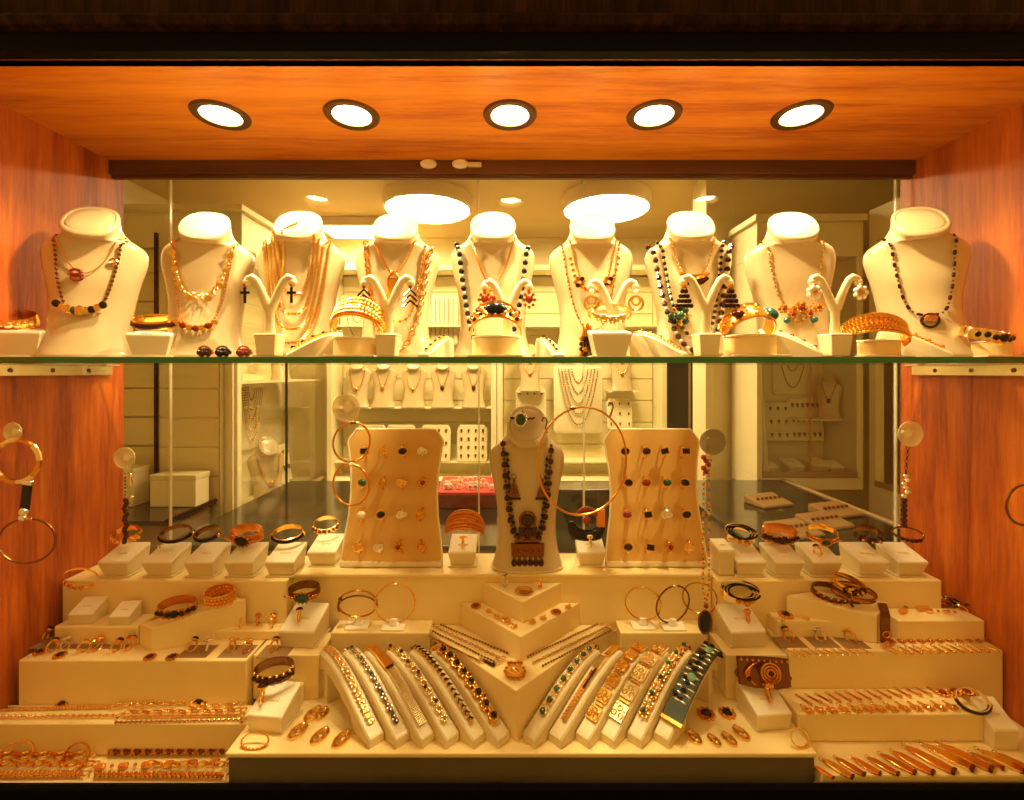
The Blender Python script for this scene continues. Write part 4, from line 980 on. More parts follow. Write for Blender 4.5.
for cx, side, kinds in ((392,'left',KL),(656,'right',KR)):
    by = 1.030; x0 = X(cx, by)
    inst('board', 'ring_board', b_board, 'tall waisted tan ring board %s of the middle bust, holding sixteen rings' % side, 'ring board', (x0, by, ZC+.0006), (0,0,0), 'ring boards')
    for i in range(4):
        for j in range(4):
            k = kinds[i][j]; z = .253-.069*i; x = (-.065+.0435*j)*(1 if i < 3 else 1.05); L = math.radians(8); off = .014
            loc = (x0+x, by+z*math.sin(L)-off, ZC+z*math.cos(L))
            ring_at(k, '%s ring, %s row, %s from left on the %s ring board' % (RK[k], RROW[i], RCOL[j], side), loc, (PI/2-.25, random.uniform(-.25,.25), random.uniform(-.2,.2)), 'rings on the %s ring board' % side, 1.55)
# ------------------------------------------------------------------ ring boxes on the back step
TB = .004
def rbox(px, z, y, sc, lab, rot=0, key='rb'): return inst(key, 'ring_box', PRB[key], lab, 'ring box', (X(px, y), y, z), (0,0,rot), 'cream ring boxes', sc)
PRB = {'rb': b_ringbox(.034,.070,.038,.058,.80,.010), 'rbt': b_ringbox(.017,.05,.056,.064,.95,.002), 'rbb': b_ringbox(.038,.070,.036,.062,.95,.004)}
def top_pt(px, z, y, sc, d, up=.010): # a spot on a box's sloped top
    return (X(px, y), y+d*sc, z+(.038+.020*d/.070)*sc+up)
LB = [(112,'leftmost'),(156,'second from left'),(198,'third from left'),(238,'fourth from left'),(279,'fifth from left')]
for px, w in LB: rbox(px, ZA+.0005, .975, .93, 'cream ring box on the left back step, %s of its row' % w)
rbox(321, ZC+.0005, 1.015, .93, 'cream ring box beside the left ring board')
rbox(727, ZA+.0005, .985, 1.0, 'narrow upright cream box beside the right ring board', 0, 'rbt')
for px, w in ((752,'first box right of the narrow upright box'),(790,'second box right of the narrow upright box'),(828,'third box right of the narrow upright box'),(875,'last but one on the right'),(914,'last one, nearest the wooden wall')): rbox(px, ZA+.0005, .975, .93, 'cream ring box on right back step, %s' % w)
rbox(462, ZC+.0005, 1.015, .92, 'cream ring box left of the middle bust, below the gold cuff')
rbox(592, ZC+.0005, 1.015, .92, 'cream ring box right of the middle bust, below the dark fan cuff')
for px, k, lab in ((462,'knot','plain gold ring on the box left of the middle bust'),(592,'pearl','gold ring on the box right of the middle bust')): ring_at(k, lab, top_pt(px, ZC, 1.015, .92, .022, .008), (-.5,0,PI/2*0), None, 1.15)
ring_at('garnet', 'red stone ring on the third ring box right of the narrow box', top_pt(824, ZA, .975, .93, .022, .008), (-.4,0,.3), None, 1.1)
ring_at('silver', 'pale ring lying on the second ring box of the left back row', top_pt(150, ZA, .975, .93, .03, .008), (-.4,0,.4), None, .8)
BG = [(127,'b1',b_cuff(.026,.014,'stones','gold_red','gold'),'gold beaded bangle on the leftmost ring box of the left back step',.3,1),
 (176,'b2',b_cuff(.030,.011,'onyx','gold_dark','dark_stone'),'flat dark bangle behind the second ring box of the left back step',.25,1),
 (208,'b3',b_cuff(.026,.013,'onyx','gold_dark','navy_stone'),'dark pointed bangle behind the third ring box of the left back step',-.2,1),
 (247,'b4',b_cuff(.034,.024,'center','amber','dark_stone',sy=.6),'amber bangle with a round black stone on the left back step',0,1),
 (288,'b5',b_cuff(.030,.013,'onyx','gold','dark_stone'),'black and gold bangle at the right end of the left back row',.2,1),
 (740,'b6',b_cuff(.031,.018,'wire','gold_pale','dark_stone'),'looped gold and black bangle beside the narrow upright box',-.2,1),
 (779,'b7',b_cuff(.034,.026,'stones','amber','garnet',sy=.6),'amber bangle with red stones on the right back step',-.2,1),
 (822,'b8',b_cuff(.030,.014,'center','gold','green_stone'),'gold bangle with a green stone on the right back step',-.3,1),
 (868,'b9',b_cuff(.026,.015,'flower','gold_dark','garnet'),'dark red flower bangle on the right back step',-.3,1),
 (908,'b10',b_cuff(.027,.010,'taper','gold_dark','garnet'),'thin dark bangle on the last ring box at the right',-.4,1)]
for px, key, fn, lab, rz, sc in BG: bangle(key, fn, lab, (X(px,1.035), 1.035, ZA+.074), (.42,0,rz), sc)
bangle('b11', b_cuff(.026,.013,'stones','gold_pale','red_stone'), 'pale bangle with red beads on the box beside the left ring board', (X(326,1.065),1.065,ZC+.080), (.5,0,.2), 1)
bangle('a6', b_arch(.040,.048,'filigree','gold','amber'), 'broad shiny gold cuff standing behind the box left of the middle bust', (X(465,1.075),1.072,ZC+.068), (.75,0,0), 1.0)
t = thing('fan_cuff', 'dark half moon cuff with orange ends behind the box right of the middle bust', 'bangle', (X(586,1.08),1.078,ZC+.085), (0,0,0))
m = MB(); m.tube([(.036*math.cos(a),-.006*math.sin(-a)-.006,.036*math.sin(a)) for a in [PI*1.0+PI*k/20 for k in range(21)]], [.006+.012*math.sin(PI*k/20) for k in range(21)], 10, sz=.8); m.build('dark_crescent', 'dark_stone', t)
m = MB(); m.span(.022,.042,-.016,-.002,-.012,.030); m.build('orange_end', 'amber', t, smooth=False, bevel=.003)
m = MB(); m.ring((0,-.012,.014), .020, .0065, 18, 7, 'y', .8, PI*.05, PI*.95); m.ball((0,-.014,.004), .010, 9, 6); m.build('red_scroll', 'red_stone', t)
# left second step, boxes
rbox(80, .9436, .922, .60, 'narrow tall cream box at the far left of the steps', .1, 'rbb')
rbox(119, .9436, .919, .52, 'small cream box with scribbled pad next to the narrow tall box', .1, 'rbb')
rbox(296, .9056, .905, .95, 'cream ring box on the left riser, topped by the green stone bangle', -.08, 'rbb')
bangle('b13', b_cuff(.031,.022,'center','gold_dark','teal_stone',sy=.6), 'ornate bangle with a teal green stone on the left riser box', (X(305,.965),.962,.9056+.087), (.35,0,.2), .95)
ring_at('garnet', 'red ring on the left riser box in front of the teal stone bangle', (X(299,.925),.925,.9056+.053), (-.35,0,.2), None, 1.15)
rbox(749, .9056, .905, .95, 'cream ring box on the right riser, topped by the looped wire bangle', .08, 'rbb')
bangle('b14', b_cuff(.034,.022,'wire','gold_pale','dark_stone',sy=.6), 'pale gold bangle with black wire loops on the right riser box', (X(737,.965),.955,.9056+.088), (.5,0,-.2), 1.05)
ring_at('dome', 'round gold ring on the right riser box below the wire loop bangle', (X(747,.925),.922,.9056+.053), (-.3,0,-.2), None, 1.15)
rbox(264, ZE+.0005, .800, .86, 'cream ring box at the left end of the centre platform', -.12, 'rbb')
bangle('b15', b_cuff(.034,.024,'stones','gold_dark','garnet',sy=.6), 'garnet and gold cuff at the left end of the centre platform', (X(276,.855),.850,ZE+.078), (.35,0,.25), .95)
ring_at('garnet', 'large garnet ring on the box at the left end of the centre platform', (X(263,.825),.822,ZE+.052), (-.25,0,.2), None, 1.35)
rbox(775, ZE+.0005, .805, .86, 'cream ring box at the right end of the centre platform', .12, 'rbb')
t = thing('square_cuff', 'broad square dark red cuff with scroll work at the right of the centre platform', 'bangle', (X(761,.855),.848,ZE+.080), (-.25,0,-.1))
m = MB(); m.loft([[(x*s, -.004*math.cos(x/.046*PI/2)*2-.002*k, z*s) for x, z in ((-.046,-.024),(-.02,-.027),(.02,-.027),(.046,-.024),(.046,.022),(.02,.025),(-.02,.025),(-.046,.022))] for k, s in ((0,1),(1,1),(2,.96))]); m.build('plate', 'gold_dark', t, angle=30)
m = MB()
for r0 in (.006,.011,.016): m.ring((.008,-.013,0), r0, .0022, 20, 5, 'y')
m.ball((.008,-.012,0), .005, 8, 5)
for k in range(9): m.ball((-.040+.010*k,-.009,.019), .0028, 6, 4)
for k in range(5): m.ring((-.030+.004*k,-.010,-.004), .005+.002*k, .0012, 12, 4, 'y', 1.4, PI/2, PI*1.5)
m.build('scroll_work', 'gold_red', t)
m = MB(); m.ball((.008,-.016,0), .0045, 8, 5); m.ball((-.03,-.012,-.012), .004, 8, 5); m.ball((-.012,-.014,.006), .0035, 8, 5); m.build('garnets', 'garnet', t)
m = MB(); m.tube([(.046*math.cos(a), .040*math.sin(a), -.01) for a in [PI*k/16 for k in range(17)]], .004, 6); m.build('back_band', 'gold_dark', t)
ring_at('dome', 'big domed gold ring on the box under the square red cuff', (X(769,.826),.826,ZE+.053), (-.25,0,-.15), None, 1.4)
rbox(1007, .7925, .798, (.56,.62,1.05), 'cream ring box at the right edge of the window floor', .0, 'rbb')
# bangles on the wedge risers and on the far left
bangle('b16', b_cuff(.034,.022,'stones','amber','dark_stone',sy=.62), 'amber bangle with dark stones on the left wedge riser', (-.672,.925,.978), (.3,0,.3), .95)
bangle('b17', b_cuff(.027,.026,'filigree','amber','gold',sy=.75), 'plain amber gold cuff right of the dark stone bangle on the left wedge', (-.600,.945,.990), (.25,0,.2), .95)
bangle('b18', b_cuff(.030,.010,'taper','gold','gold_red'), 'thin gold bangle leaning at the far left beside the wooden wall', (-.905,.965,1.018), (.3,.5,.3), 1.0)
bangle('b19', b_cuff(.036,.012,'stones','gold_dark','garnet',sy=.7), 'dark jewelled bangle at the left of the heap on the right wedge', (.650,.938,1.000), (.25,.12,0), 1.0)
bangle('b20', b_cuff(.038,.009,'plain','gold_red','gold_dark',sy=.6), 'thin copper bangle at the right of the heap on the right wedge', (.700,.942,.999), (.3,.1,-.2), 1.0)
bangle('b21', b_cuff(.033,.012,'flower','gold','garnet',sy=.7), 'gold flower bangle on top of the heap on the right wedge', (.690,.945,1.016), (.35,.2,.1), 1.0)
# upright thin bangles in the centre
def b_clip(r):
    m = MB(); m.prism([(-.024,-.014),(.024,-.014),(.024,.016),(-.024,.016)], 0, [.003,.003,.009,.009]); m.build('plate', 'pad', r, smooth=False, bevel=.0012)
    m = MB(); m.lathe([(.010,.004),(.011,.008),(.006,.014),(.007,.018),(.0,.019)], 12, (0,0,0), 1, .6); m.build('knob', 'white', r)
for px, y, lab in ((358,.962,'left'),(394,.958,'right')): inst('clip', 'bangle_holder', b_clip, 'small white bangle holder on the centre left riser, %s one' % lab, 'bangle holder', (X(px,y),y,.9174), group='white bangle holders')
for px, y, lab in ((643,.962,'left'),(673,.958,'right')): inst('clip', 'bangle_holder', b_clip, 'small white bangle holder on the centre right riser, %s one' % lab, 'bangle holder', (X(px,y),y,.9174), group='white bangle holders')
t = bangle('h1', b_hoop(.040,.0022,'gold_red','gold_pale'), 'slim gold bangle with crossed ends, left one on the centre left holders', (X(358,.966),.966,.9174+.046), (.25,0,.1), (1,1,.82))
m = MB(); m.ring((0,-.004,-.006), .040, .002, 44, 6, 'y', .86, .1, PI*1.1); m.ball((-.034,-.004,.022), .0045, 7, 5); m.build('crossed_end', 'gold_dark', t)
bangle('h2', b_hoop(.041,.0020,'gold','silver'), 'slim round gold bangle with a pale knot, right one on the centre left holders', (X(395,.962),.962,.9174+.049), (0,0,.1), 1.0)
bangle('h3', b_hoop(.036,.0020,'gold','gold_pale'), 'slim gold bangle with beads on top, left one on the centre right holders', (X(643,.966),.966,.9174+.046), (.1,0,-.25), 1.0)
bangle('h4', b_hoop(.040,.0019,'gold_dark','gold_pale'), 'slim dark gold bangle, right one on the centre right holders', (X(673,.962),.962,.9174+.047), (.1,0,.3), 1.0)
bangle('h5', b_hoop(.034,.0016,'gold_red'), 'thin gold bangle half hidden behind the hanging pendant', (X(700,.97),.972,.9174+.055), (.1,0,-.3), 1.0)
t = thing('price_tag', 'small brown tag at the upper end of the left corner step chains', 'tag', G(421,618,c1[2]+.001)); t.rotation_euler = (0,0,.8)
m = MB(); m.loft([[(-.012,0,.002),(.012,0,.002),(.012,.004,.0),(-.012,.004,.0)],[(-.012,.010,.022),(.012,.010,.022),(.012,.013,.021),(-.012,.013,.021)]]); m.build('card', 'brown_tag', t, smooth=False)
m = MB(); m.tube([(.006,0,.003),(.016,-.008,.001),(.026,-.012,.002)], .0012, 5); m.build('string', 'gold_pale', t)
# ------------------------------------------------------------------ curved ramps with bracelets on the centre platform
RL, RH, RW, RLIP = .188, .088, .0143, .016
RAMPX = [376,402,427,452,478,503], [530,556,583,608,635,662]
def ramp_loc(side, i):
    y = .780; return (X(RAMPX[side][i], y), y, ZE+.0005), (0,0, math.radians(47.5 if side == 0 else -47))
def brace(side, i, lab, parts):
    loc, rot = ramp_loc(side, i)
    inst('ramp', 'bracelet_ramp', ramp_body(RL, RH, RW, RLIP), 'cream curved bracelet ramp, %s of the %s group on the centre platform' % (ordinal(i)+' from left', ('left','right')[side]), 'bracelet ramp', loc, rot, 'bracelet ramps on the centre platform')
    t = thing('bracelet', lab, 'bracelet', loc, rot)
    for name, mt, fn in parts:
        m = MB(); fn(m); m.build(name, mt, t)
def seq(n, s0, s1, fn, up=.0043):
    def f(m):
        for k in range(n):
            p, T, N = along(RL, RH, s0+(s1-s0)*k/max(n-1,1), RLIP, up); m.M = Matrix((Vector((1,0,0)), T, N)).transposed().to_4x4(); m.M.translation = p; fn(m, k)
        m.M = None
    return f
brace(0,0,'gold nugget bracelet on the leftmost ramp of the left group',[('nuggets','gold_pale',seq(24,.10,.97,lambda m,k:(m.ball((.003*(-1)**k,0,0),.0042,6,4,1,1,.8), m.ball((-.004*(-1)**k,.001,0),.0028,6,4)))),('backing','gold',seq(20,.10,.97,lambda m,k:m.box((0,0,-.001),(.008,.007,.002))))])
brace(0,1,'green and pale flower link bracelet on the second ramp of the left group',[('links','gold_dark',seq(20,.10,.98,lambda m,k:m.ring((0,0,0),.0036,.0012,8,4))),('flowers','silver',seq(10,.12,.97,lambda m,k:[m.ball((.0045*math.cos(PI*j/2),.0045*math.sin(PI*j/2),.0006),.0027,6,4) for j in range(4)])),('green_stones','green_stone',seq(5,.16,.90,lambda m,k:m.ball((0,0,.003),.0030,7,5)))])
brace(0,2,'gold watch with plain face and ribbed band on the third left ramp',[('ribbed_band','gold_pale',seq(34,.08,.60,lambda m,k:m.box((0,0,0),(.015,.0022,.003)))),('watch_face','gold',seq(1,.70,.70,lambda m,k:m.box((0,0,.001),(.018,.034,.005)))),('dark_hinge','garnet',seq(1,.61,.61,lambda m,k:m.box((0,0,.001),(.014,.006,.005)))),('upper_band','gold',seq(12,.80,.98,lambda m,k:m.box((0,0,0),(.014,.0030,.003))))])
brace(0,3,'gold cluster bracelet with dark red stones on the fourth left ramp',[('clusters','gold_pale',seq(12,.12,.98,lambda m,k:[m.ball((.005*math.cos(PI*j/3+k),.005*math.sin(PI*j/3+k),0),.0031,6,4) for j in range(6)])),('stones','garnet',seq(6,.26,.95,lambda m,k:m.ball((.002*(-1)**k,0,.003),.0037,7,5)))])
brace(0,4,'gold bracelet of pointed dark red arrows on the fifth left ramp',[('gold_backs','gold',seq(20,.10,.98,lambda m,k:m.box((0,0,-.001),(.009,.006,.002)))),('red_arrows','garnet',seq(18,.12,.97,lambda m,k:m.prism([(-.0065,-.004),(0,.0035),(.0065,-.004),(0,.0005)],0,.003)))])
brace(0,5,'bold gold flower bracelet with dark stones on the sixth left ramp, beside the corner step',[('gold_flowers','gold',seq(9,.14,.96,lambda m,k:[m.ball((.0085*math.cos(PI*j/4),.0085*math.sin(PI*j/4),0),.0042,6,4) for j in range(8)])),('dark_stones','navy_stone',seq(9,.14,.96,lambda m,k:m.ball((.002,0,.004),.0050,8,5))),('red_stones','red_stone',seq(8,.19,.91,lambda m,k:m.ball((-.007*(-1)**k,0,.003),.0028,6,4)))])
brace(1,0,'gold bracelet of dark green oval stones on the first right ramp',[('gold_links','gold',seq(22,.18,.99,lambda m,k:[m.ball((s*.005,0,0),.0026,6,4) for s in (-1,1)])),('green_stones','green_stone',seq(9,.18,.97,lambda m,k:m.ball((0,0,.002),.0052,8,5,1.05,1.1,.7)))])
brace(1,1,'slim dark red and gold watch on the second right ramp',[('bracelet_band','gold_red',seq(16,.12,.55,lambda m,k:m.box((0,0,0),(.009,.005,.0025)))),('slim_face','gold_pale',seq(1,.66,.66,lambda m,k:m.box((0,0,.001),(.012,.030,.004)))),('dark_strap','garnet',seq(10,.40,.60,lambda m,k:m.box((.003,0,.002),(.004,.005,.0015)))),('upper_band','gold',seq(10,.78,.97,lambda m,k:m.box((0,0,0),(.010,.0050,.0025))))])
def scroll(m, k, w=.011, l=.012):
    m.box((0,0,-.0005), (2*w,2*l,.0024))
    for j in range(3): m.ring(((j-1)*w*.55,(j%2-.5)*l*.7,.001), .0042, .0013, 10, 4)
    for j in range(4): m.ball(((-1)**j*w*.7,(j-1.5)*l*.5,.001), .0022, 6, 4)
brace(1,2,'broad gold bracelet of square scroll plates on the third right ramp',[('scroll_plates','gold',seq(6,.17,.93,scroll)),('hinges','gold_red',seq(5,.246,.854,lambda m,k:m.box((0,0,-.0005),(.016,.004,.002))))])
brace(1,3,'broadest gold bracelet of chased square plates on the fourth right ramp',[('chased_plates','gold_pale',seq(5,.18,.90,lambda m,k:scroll(m,k,.0125,.0145))),('hinges','gold_red',seq(4,.27,.81,lambda m,k:m.box((0,0,-.0005),(.020,.004,.002))))])
brace(1,4,'gold flower link bracelet with green and red stones on the fifth right ramp',[('gold_links','gold',seq(11,.16,.98,lambda m,k:[m.ball((.0075*math.cos(PI*j/3+.5),.0060*math.sin(PI*j/3+.5),0),.0034,6,4) for j in range(6)])),('green_stones','green_stone',seq(6,.18,.94,lambda m,k:m.ball((-.002,0,.003),.0046,8,5))),('red_stones','red_stone',seq(10,.2,.96,lambda m,k:m.ball((.006,0,.002),.0026,6,4)))])
brace(1,5,'broad dark green woven cuff set with mint and garnet stones on the last right ramp',[('woven_band','green_weave',seq(60,.13,.99,lambda m,k:m.box((.0065,0,0),(.034,.0040,.004)))),('mint_stones','mint_stone',seq(2,.50,.86,lambda m,k:m.ball((.008,0,.004),.0085,10,6,1,1,.55))),('garnets','garnet',seq(5,.32,.94,lambda m,k:m.ball((-.005+.004*(k%2),0,.004),.0050,8,5))),('silver_leaves','silver',seq(13,.28,.97,lambda m,k:[m.ball((.006+s*(.006+.0025*(k%3)),0,.003),.0032,7,4,2.4,.7,.6) for s in (-1,1)])),('dark_stones','dark_stone',seq(10,.30,.95,lambda m,k:m.ball((.005,0,.003),.0050,8,5,1.2,.8,.7))),('gold_end_bar','gold',seq(1,.115,.115,lambda m,k:m.box((.0065,0,0),(.038,.006,.006))))])
# ------------------------------------------------------------------ small jewels lying on the steps (drawn facing -y, laid flat)
FLAT = -PI/2
def flat(key, name, fn, lab, cat, px, py, z, rz=0, sc=1, group=None, up=.0022):
    p = G(px, py, z+up); return inst(key, name, fn, lab, cat, p, (FLAT, 0, rz), group, sc)
def b_stick(m0):
    def f(r):
        m = MB(); m.tube([(0,0,-.012),(0,0,.008)], [.0024,.0018], 6); m.ball((0,-.001,-.013), .0034, 7, 4); m.build('drop', m0, r)
        m = MB(); m.ring((0,0,.011), .0034, .0009, 10, 4, 'y'); m.build('hook', 'gold', r)
    return f
def b_star(m0):
    def f(r):
        m = MB()
        for k in range(5): a = 2*PI*k/5+PI/2; m.ball((.0058*math.cos(a),0,.0058*math.sin(a)), .0034, 7, 4, 1.1, .6, 1.1)
        m.ball((0,-.001,0), .0040, 7, 4, 1, .8, 1); m.build('body', m0, r); m = MB(); m.ring((0,0,.012), .0028, .0009, 8, 4, 'y'); m.build('loop', 'gold', r)
    return f
def b_bar(m0):
    def f(r):
        m = MB(); q = [(-.0055,-.030),(.0055,-.030),(.0068,-.010),(.0058,.022),(.002,.032),(-.002,.032),(-.0058,.022),(-.0068,-.010)]
        m.loft([[(x*s, y, z*s) for x, z in q] for y, s in ((.0012,.96),(-.0008,1),(-.0022,.86))]); m.build('plate', m0, r, angle=30)
        m = MB(); m.ring((0,-.001,.035), .0034, .0011, 10, 4, 'y'); m.build('loop', 'gold_pale', r)
        m = MB(); m.box((0,-.0012,-.031), (.0105,.0034,.005)); m.build('end_cap', 'gold_dark', r)
    return f
def b_leaf(r):
    m = MB(); n = 14; P = [(.0085*math.sin(PI*k/n)**.8, -.026+.052*k/n) for k in range(n+1)]
    q = [(x, z) for x, z in P]+[(-x, z) for x, z in P[::-1][1:-1]]
    m.loft([[(x*s, y, z*s) for x, z in q] for y, s in ((.001,.95),(-.0008,1),(-.0024,.7))]); m.build('leaf', 'gold', r, angle=30)
    m = MB(); m.ring((0,-.001,.029), .0038, .0012, 10, 4, 'y'); m.build('loop', 'gold_dark', r)
def b_dangler(r):   # open oval earring with drop
    m = MB(); m.ring((0,0,0), .009, .0022, 18, 5, 'y', 1.7); m.ring((0,-.0012,-.002), .0055, .0018, 14, 5, 'y', 1.8); m.build('oval', 'gold', r)
    m = MB(); m.ball((0,-.002,.012), .0042, 8, 5); m.ball((0,-.002,-.008), .0040, 7, 5, 1, .8, 1.3); m.build('drops', 'gold_pale', r)
def b_rosette(m1):
    def f(r):
        m = MB()
        for k in range(9): a = 2*PI*k/9; m.ball((.010*math.cos(a),0,.010*math.sin(a)), .0040, 7, 4)
        m.build('petals', 'gold_red', r); m = MB(); m.ball((0,-.002,0), .0072, 9, 6, 1, .7, 1); m.build('stone', m1, r)
    return f
def b_card(r):
    m = MB(); m.span(-.030,.030,.0002,.0016,-.022,.022); m.build('card', 'brown_mat', r, smooth=False, bevel=.0005)
def row(key, name, fn, tmpl, cat, pts, z, rz=0, sc=1, group=None, jit=.15):
    for i, (px, py) in enumerate(pts): flat(key, name, fn, tmpl % ordinal(i), cat, px, py, z, rz+random.uniform(-jit,jit), sc, group)
ZBL, ZBR = ZB+.0005, ZB+.0085
# left second step: brown cards
CL = [(55,642),(87,642),(119,642),(198,651),(238,651),(276,651)]
for i, (px, py) in enumerate(CL):
    flat('card', 'jewellery_card', b_card, 'brown card on the left second step, %s from left' % ordinal(i), 'card', px, py, ZBL, 0, 1.0 if i < 3 else .95, 'brown cards on the left second step', .0)
KS = ['dark','square','knot','silver','garnet','dome']
n = 0
for i, (px, py) in enumerate(CL):
    offs = [(-9,-6),(6,-8),(-3,5),(10,3)] if i < 3 else ([(-6,-5),(9,-4)] if i < 5 else [(-2,-5)])
    for j, (dx, dy) in enumerate(offs):
        k = KS[(i*2+j*3) % 6]; w = ['upper left','upper right','lower left','lower right'][j] if i < 3 else ['left','right'][j]
        p = G(px+dx, py+dy, ZBL+.009); ring_at(k, '%s ring, %s of the %s brown card, left second step' % (RK[k], w, ordinal(i)), p, (-.6,random.uniform(-.3,.3),random.uniform(-.5,.5)), 'rings on the brown cards', 1.15)
for i, (px, py) in enumerate([(206,628),(224,626),(241,627),(258,624),(272,626)]):
    k = ['silver','dark','dark','dome','dark'][i]; p = G(px, py-4, .924+.0085); ring_at(k, '%s ring, %s from left on the narrow ledge of the left step' % (RK[k], ordinal(i)), p, (-.9,0,.3), 'rings on the narrow left ledge', 1.15)
row('rosette_g', 'earring', b_rosette('garnet'), 'round garnet earring, %s from left at the front edge of the left second step', 'earring', [(40,652),(60,655),(150,657),(172,657)], ZBL, 0, .8, 'garnet earrings at the left step edge')
flat('leaf', 'pendant', b_leaf, 'flat gold pendant at the far left beside the narrow tall box', 'pendant', 66, 634, ZBL, 1.2, .8)
t = thing('coral_cluster', 'orange coral like bead cluster lying between the small boxes on the left step', 'jewellery', G(98, 634, ZBL+.006), (0,0,.5))
m = MB()
for k in range(40): a = random.uniform(-1,1); m.ball((.03*a, random.uniform(-.008,.008), random.uniform(-.001,.006)*(1-a*a*.5)), .0042, 6, 4)
m.build('beads', 'amber', t)
# left low step and left floor: chains
def chain(lab, a, b, z, kind='rope', r=.0022, mm=('gold_pale','gold'), wav=.0, cat='chain', clasp=True, group='gold chains laid out on the left'):
    A, B = G(*a, z), G(*b, z); c = (A+B)/2; t = thing('gold_chain', lab, cat, (c.x, c.y, z+r*1.5+.0006), (FLAT,0,0), group)
    r *= 1.22; n = 40; pts = [Vector(((A.x-c.x)*(1-2*k/n), 0, (A.y-c.y)*(1-2*k/n)+wav*math.sin(k*.55))) for k in range(n+1)]
    strand('links', t, pts, r, mm[0], kind, mm[1])
    if clasp:
        m = MB(); e = pts[-1]; m.ring((e.x+.006,0,e.z), .0055, .0016, 10, 5, 'y'); m.build('clasp', 'gold_pale', t)
zc, zf = ZTL, .7668
chain('dark twisted chain at the back left of the low front step', (28,702), (100,700), zc, 'link', .0034, ('gold_dark','gold_red'))
chain('fine plain chain end behind the other chains on the low front step', (104,700), (124,704), zc, 'bead', .0014)
chain('upper of two long gold chains at the left of the low front step', (-2,711), (112,709), zc, 'rope', .0024)
chain('lower of two long gold chains at the left of the low front step', (-6,719), (116,718), zc, 'bead', .0022)
chain('heavy gold link chain at the middle back of the low front step', (120,708), (192,705), zc, 'link', .0036, ('gold','gold_pale'))
chain('gold link chain at the right back of the low front step', (196,710), (240,707), zc, 'link', .0034, ('gold_pale','gold'))
chain('gold flower link chain in the middle row of the low front step', (128,715), (240,713), zc, 'link', .0032, ('gold','gold_red'), .001)
chain('thin beaded chain along the front edge of the low front step', (116,724), (240,721), zc, 'bead', .0016, ('gold_red','gold_dark'))
chain('slim chain just behind the thin beaded one on the low front step', (125,719), (238,717), zc, 'rope', .0018)
chain('broad twisted gold chain at the back left of the window floor', (-10,759), (88,759), zf, 'link', .0046, ('gold','gold_red'))
chain('second broad twisted gold chain at the left of the window floor', (-10,767), (92,768), zf, 'link', .0042, ('gold_red','gold'))
chain('smooth amber chain along the front edge at the left of the window floor', (-10,778), (82,777), zf, 'rope', .0034, ('amber','gold'))
chain('dark ridged gold bracelet at the back right of the left window floor', (110,756), (226,755), zf, 'rope', .0042, ('gold_red','gold_dark'))
chain('gold chain with long links across the middle of the left window floor', (100,770), (226,764), zf, 'bar', .0032, ('amber','gold'))
chain('heavy looped gold chain in the middle right of the left window floor', (150,768), (227,769), zf, 'link', .0044, ('gold','gold_pale'))
chain('plaited gold chain along the front edge, right end of left window floor', (96,778), (226,779), zf, 'rope', .0034, ('gold','gold_red'))
bangle('b18x', b_cuff(.030,.013,'taper','gold','amber'), 'gold bangle lying at the far left back of the window floor', G(14, 756, zf+.012), (.9,0,.3), .85)
bangle('b19x', b_cuff(.030,.010,'taper','gold_red','gold'), 'copper gold bangle standing behind the chains on the left window floor', G(76, 757, zf+.010), (1.05,0,-.15), (.8,.8,1.3))
flat('brooch_dark', 'brooch', b_rosette('dark_stone'), 'dark spiky brooch at the back right of the low left front step', 'brooch', 200, 702, zc, 0, 1.3)
flat('brooch_dark', 'brooch', b_rosette('dark_stone'), 'dark round jewel at the back left edge of the low left front step', 'brooch', 62, 704, zc, 0, .8)
# right second step: cards, rings, drop earrings
for i, (px, py) in enumerate([(790,642),(822,642),(852,643)]):
    flat('card', 'jewellery_card', b_card, 'brown card on the right second step, %s from left' % ordinal(i), 'card', px, py, ZBR, 0, .85, 'brown cards on the right second step', .0)
    k = ['garnet','silver','knot'][i]; ring_at(k, '%s ring on the %s brown card of the right step' % (RK[k], ordinal(i)), G(px-2, py-6, ZBR+.009), (-.6,0,.3), None, 1.25)
row('stick_p', 'drop_earring', b_stick('gold_pale'), 'pale gold drop earring, %s from left before the brown cards of the right step', 'earring', [(792+7.5*k, 653-.15*k) for k in range(11)], ZBR, .35, .85, 'drop earrings before the right cards')
row('stick_r', 'drop_earring', b_stick('gold'), 'red gold drop earring, %s from left in the front row right of the wedge riser', 'earring', [(888+8.4*k, 650-.2*k) for k in range(13)], ZBR, .35, .95, 'red gold drop earrings on the right step')
row('star_r', 'stud_earring', b_star('gold_red'), 'red gold flower stud, %s from left in the back row right of the wedge riser', 'earring', [(892+9.5*k, 641-.15*k) for k in range(11)], ZBR, .2, .85, 'red gold studs on the right step')
for i, (px, py) in enumerate([(776,618),(786,615),(800,617),(812,613),(824,617)]):
    flat(('stick_p','rosette_g','stick_r','brooch_dark','stick_r')[i], 'brooch', None, 'small gold jewel on the right ledge beside the wire loop bangle box, %s from left' % ordinal(i), 'brooch', px, py, .9466, .9, 1.1, 'small jewels on the right ledge')
flat('leaf', 'pendant', b_leaf, 'smaller of two flat gold leaf pendants on the far right ledge', 'pendant', 903, 611, ZA2, -.9, .8)
flat('leaf', 'pendant', b_leaf, 'larger of two flat gold leaf pendants on the far right ledge', 'pendant', 922, 607, ZA2, -.95, 1.15)
chain('dark jewelled bracelet on the far right ledge, nearer the leaf pendants', (934,602), (966,613), ZA2, 'link', .0044, ('garnet','gold_red'), 0, 'bracelet', False, 'dark bracelets on the far right ledge')
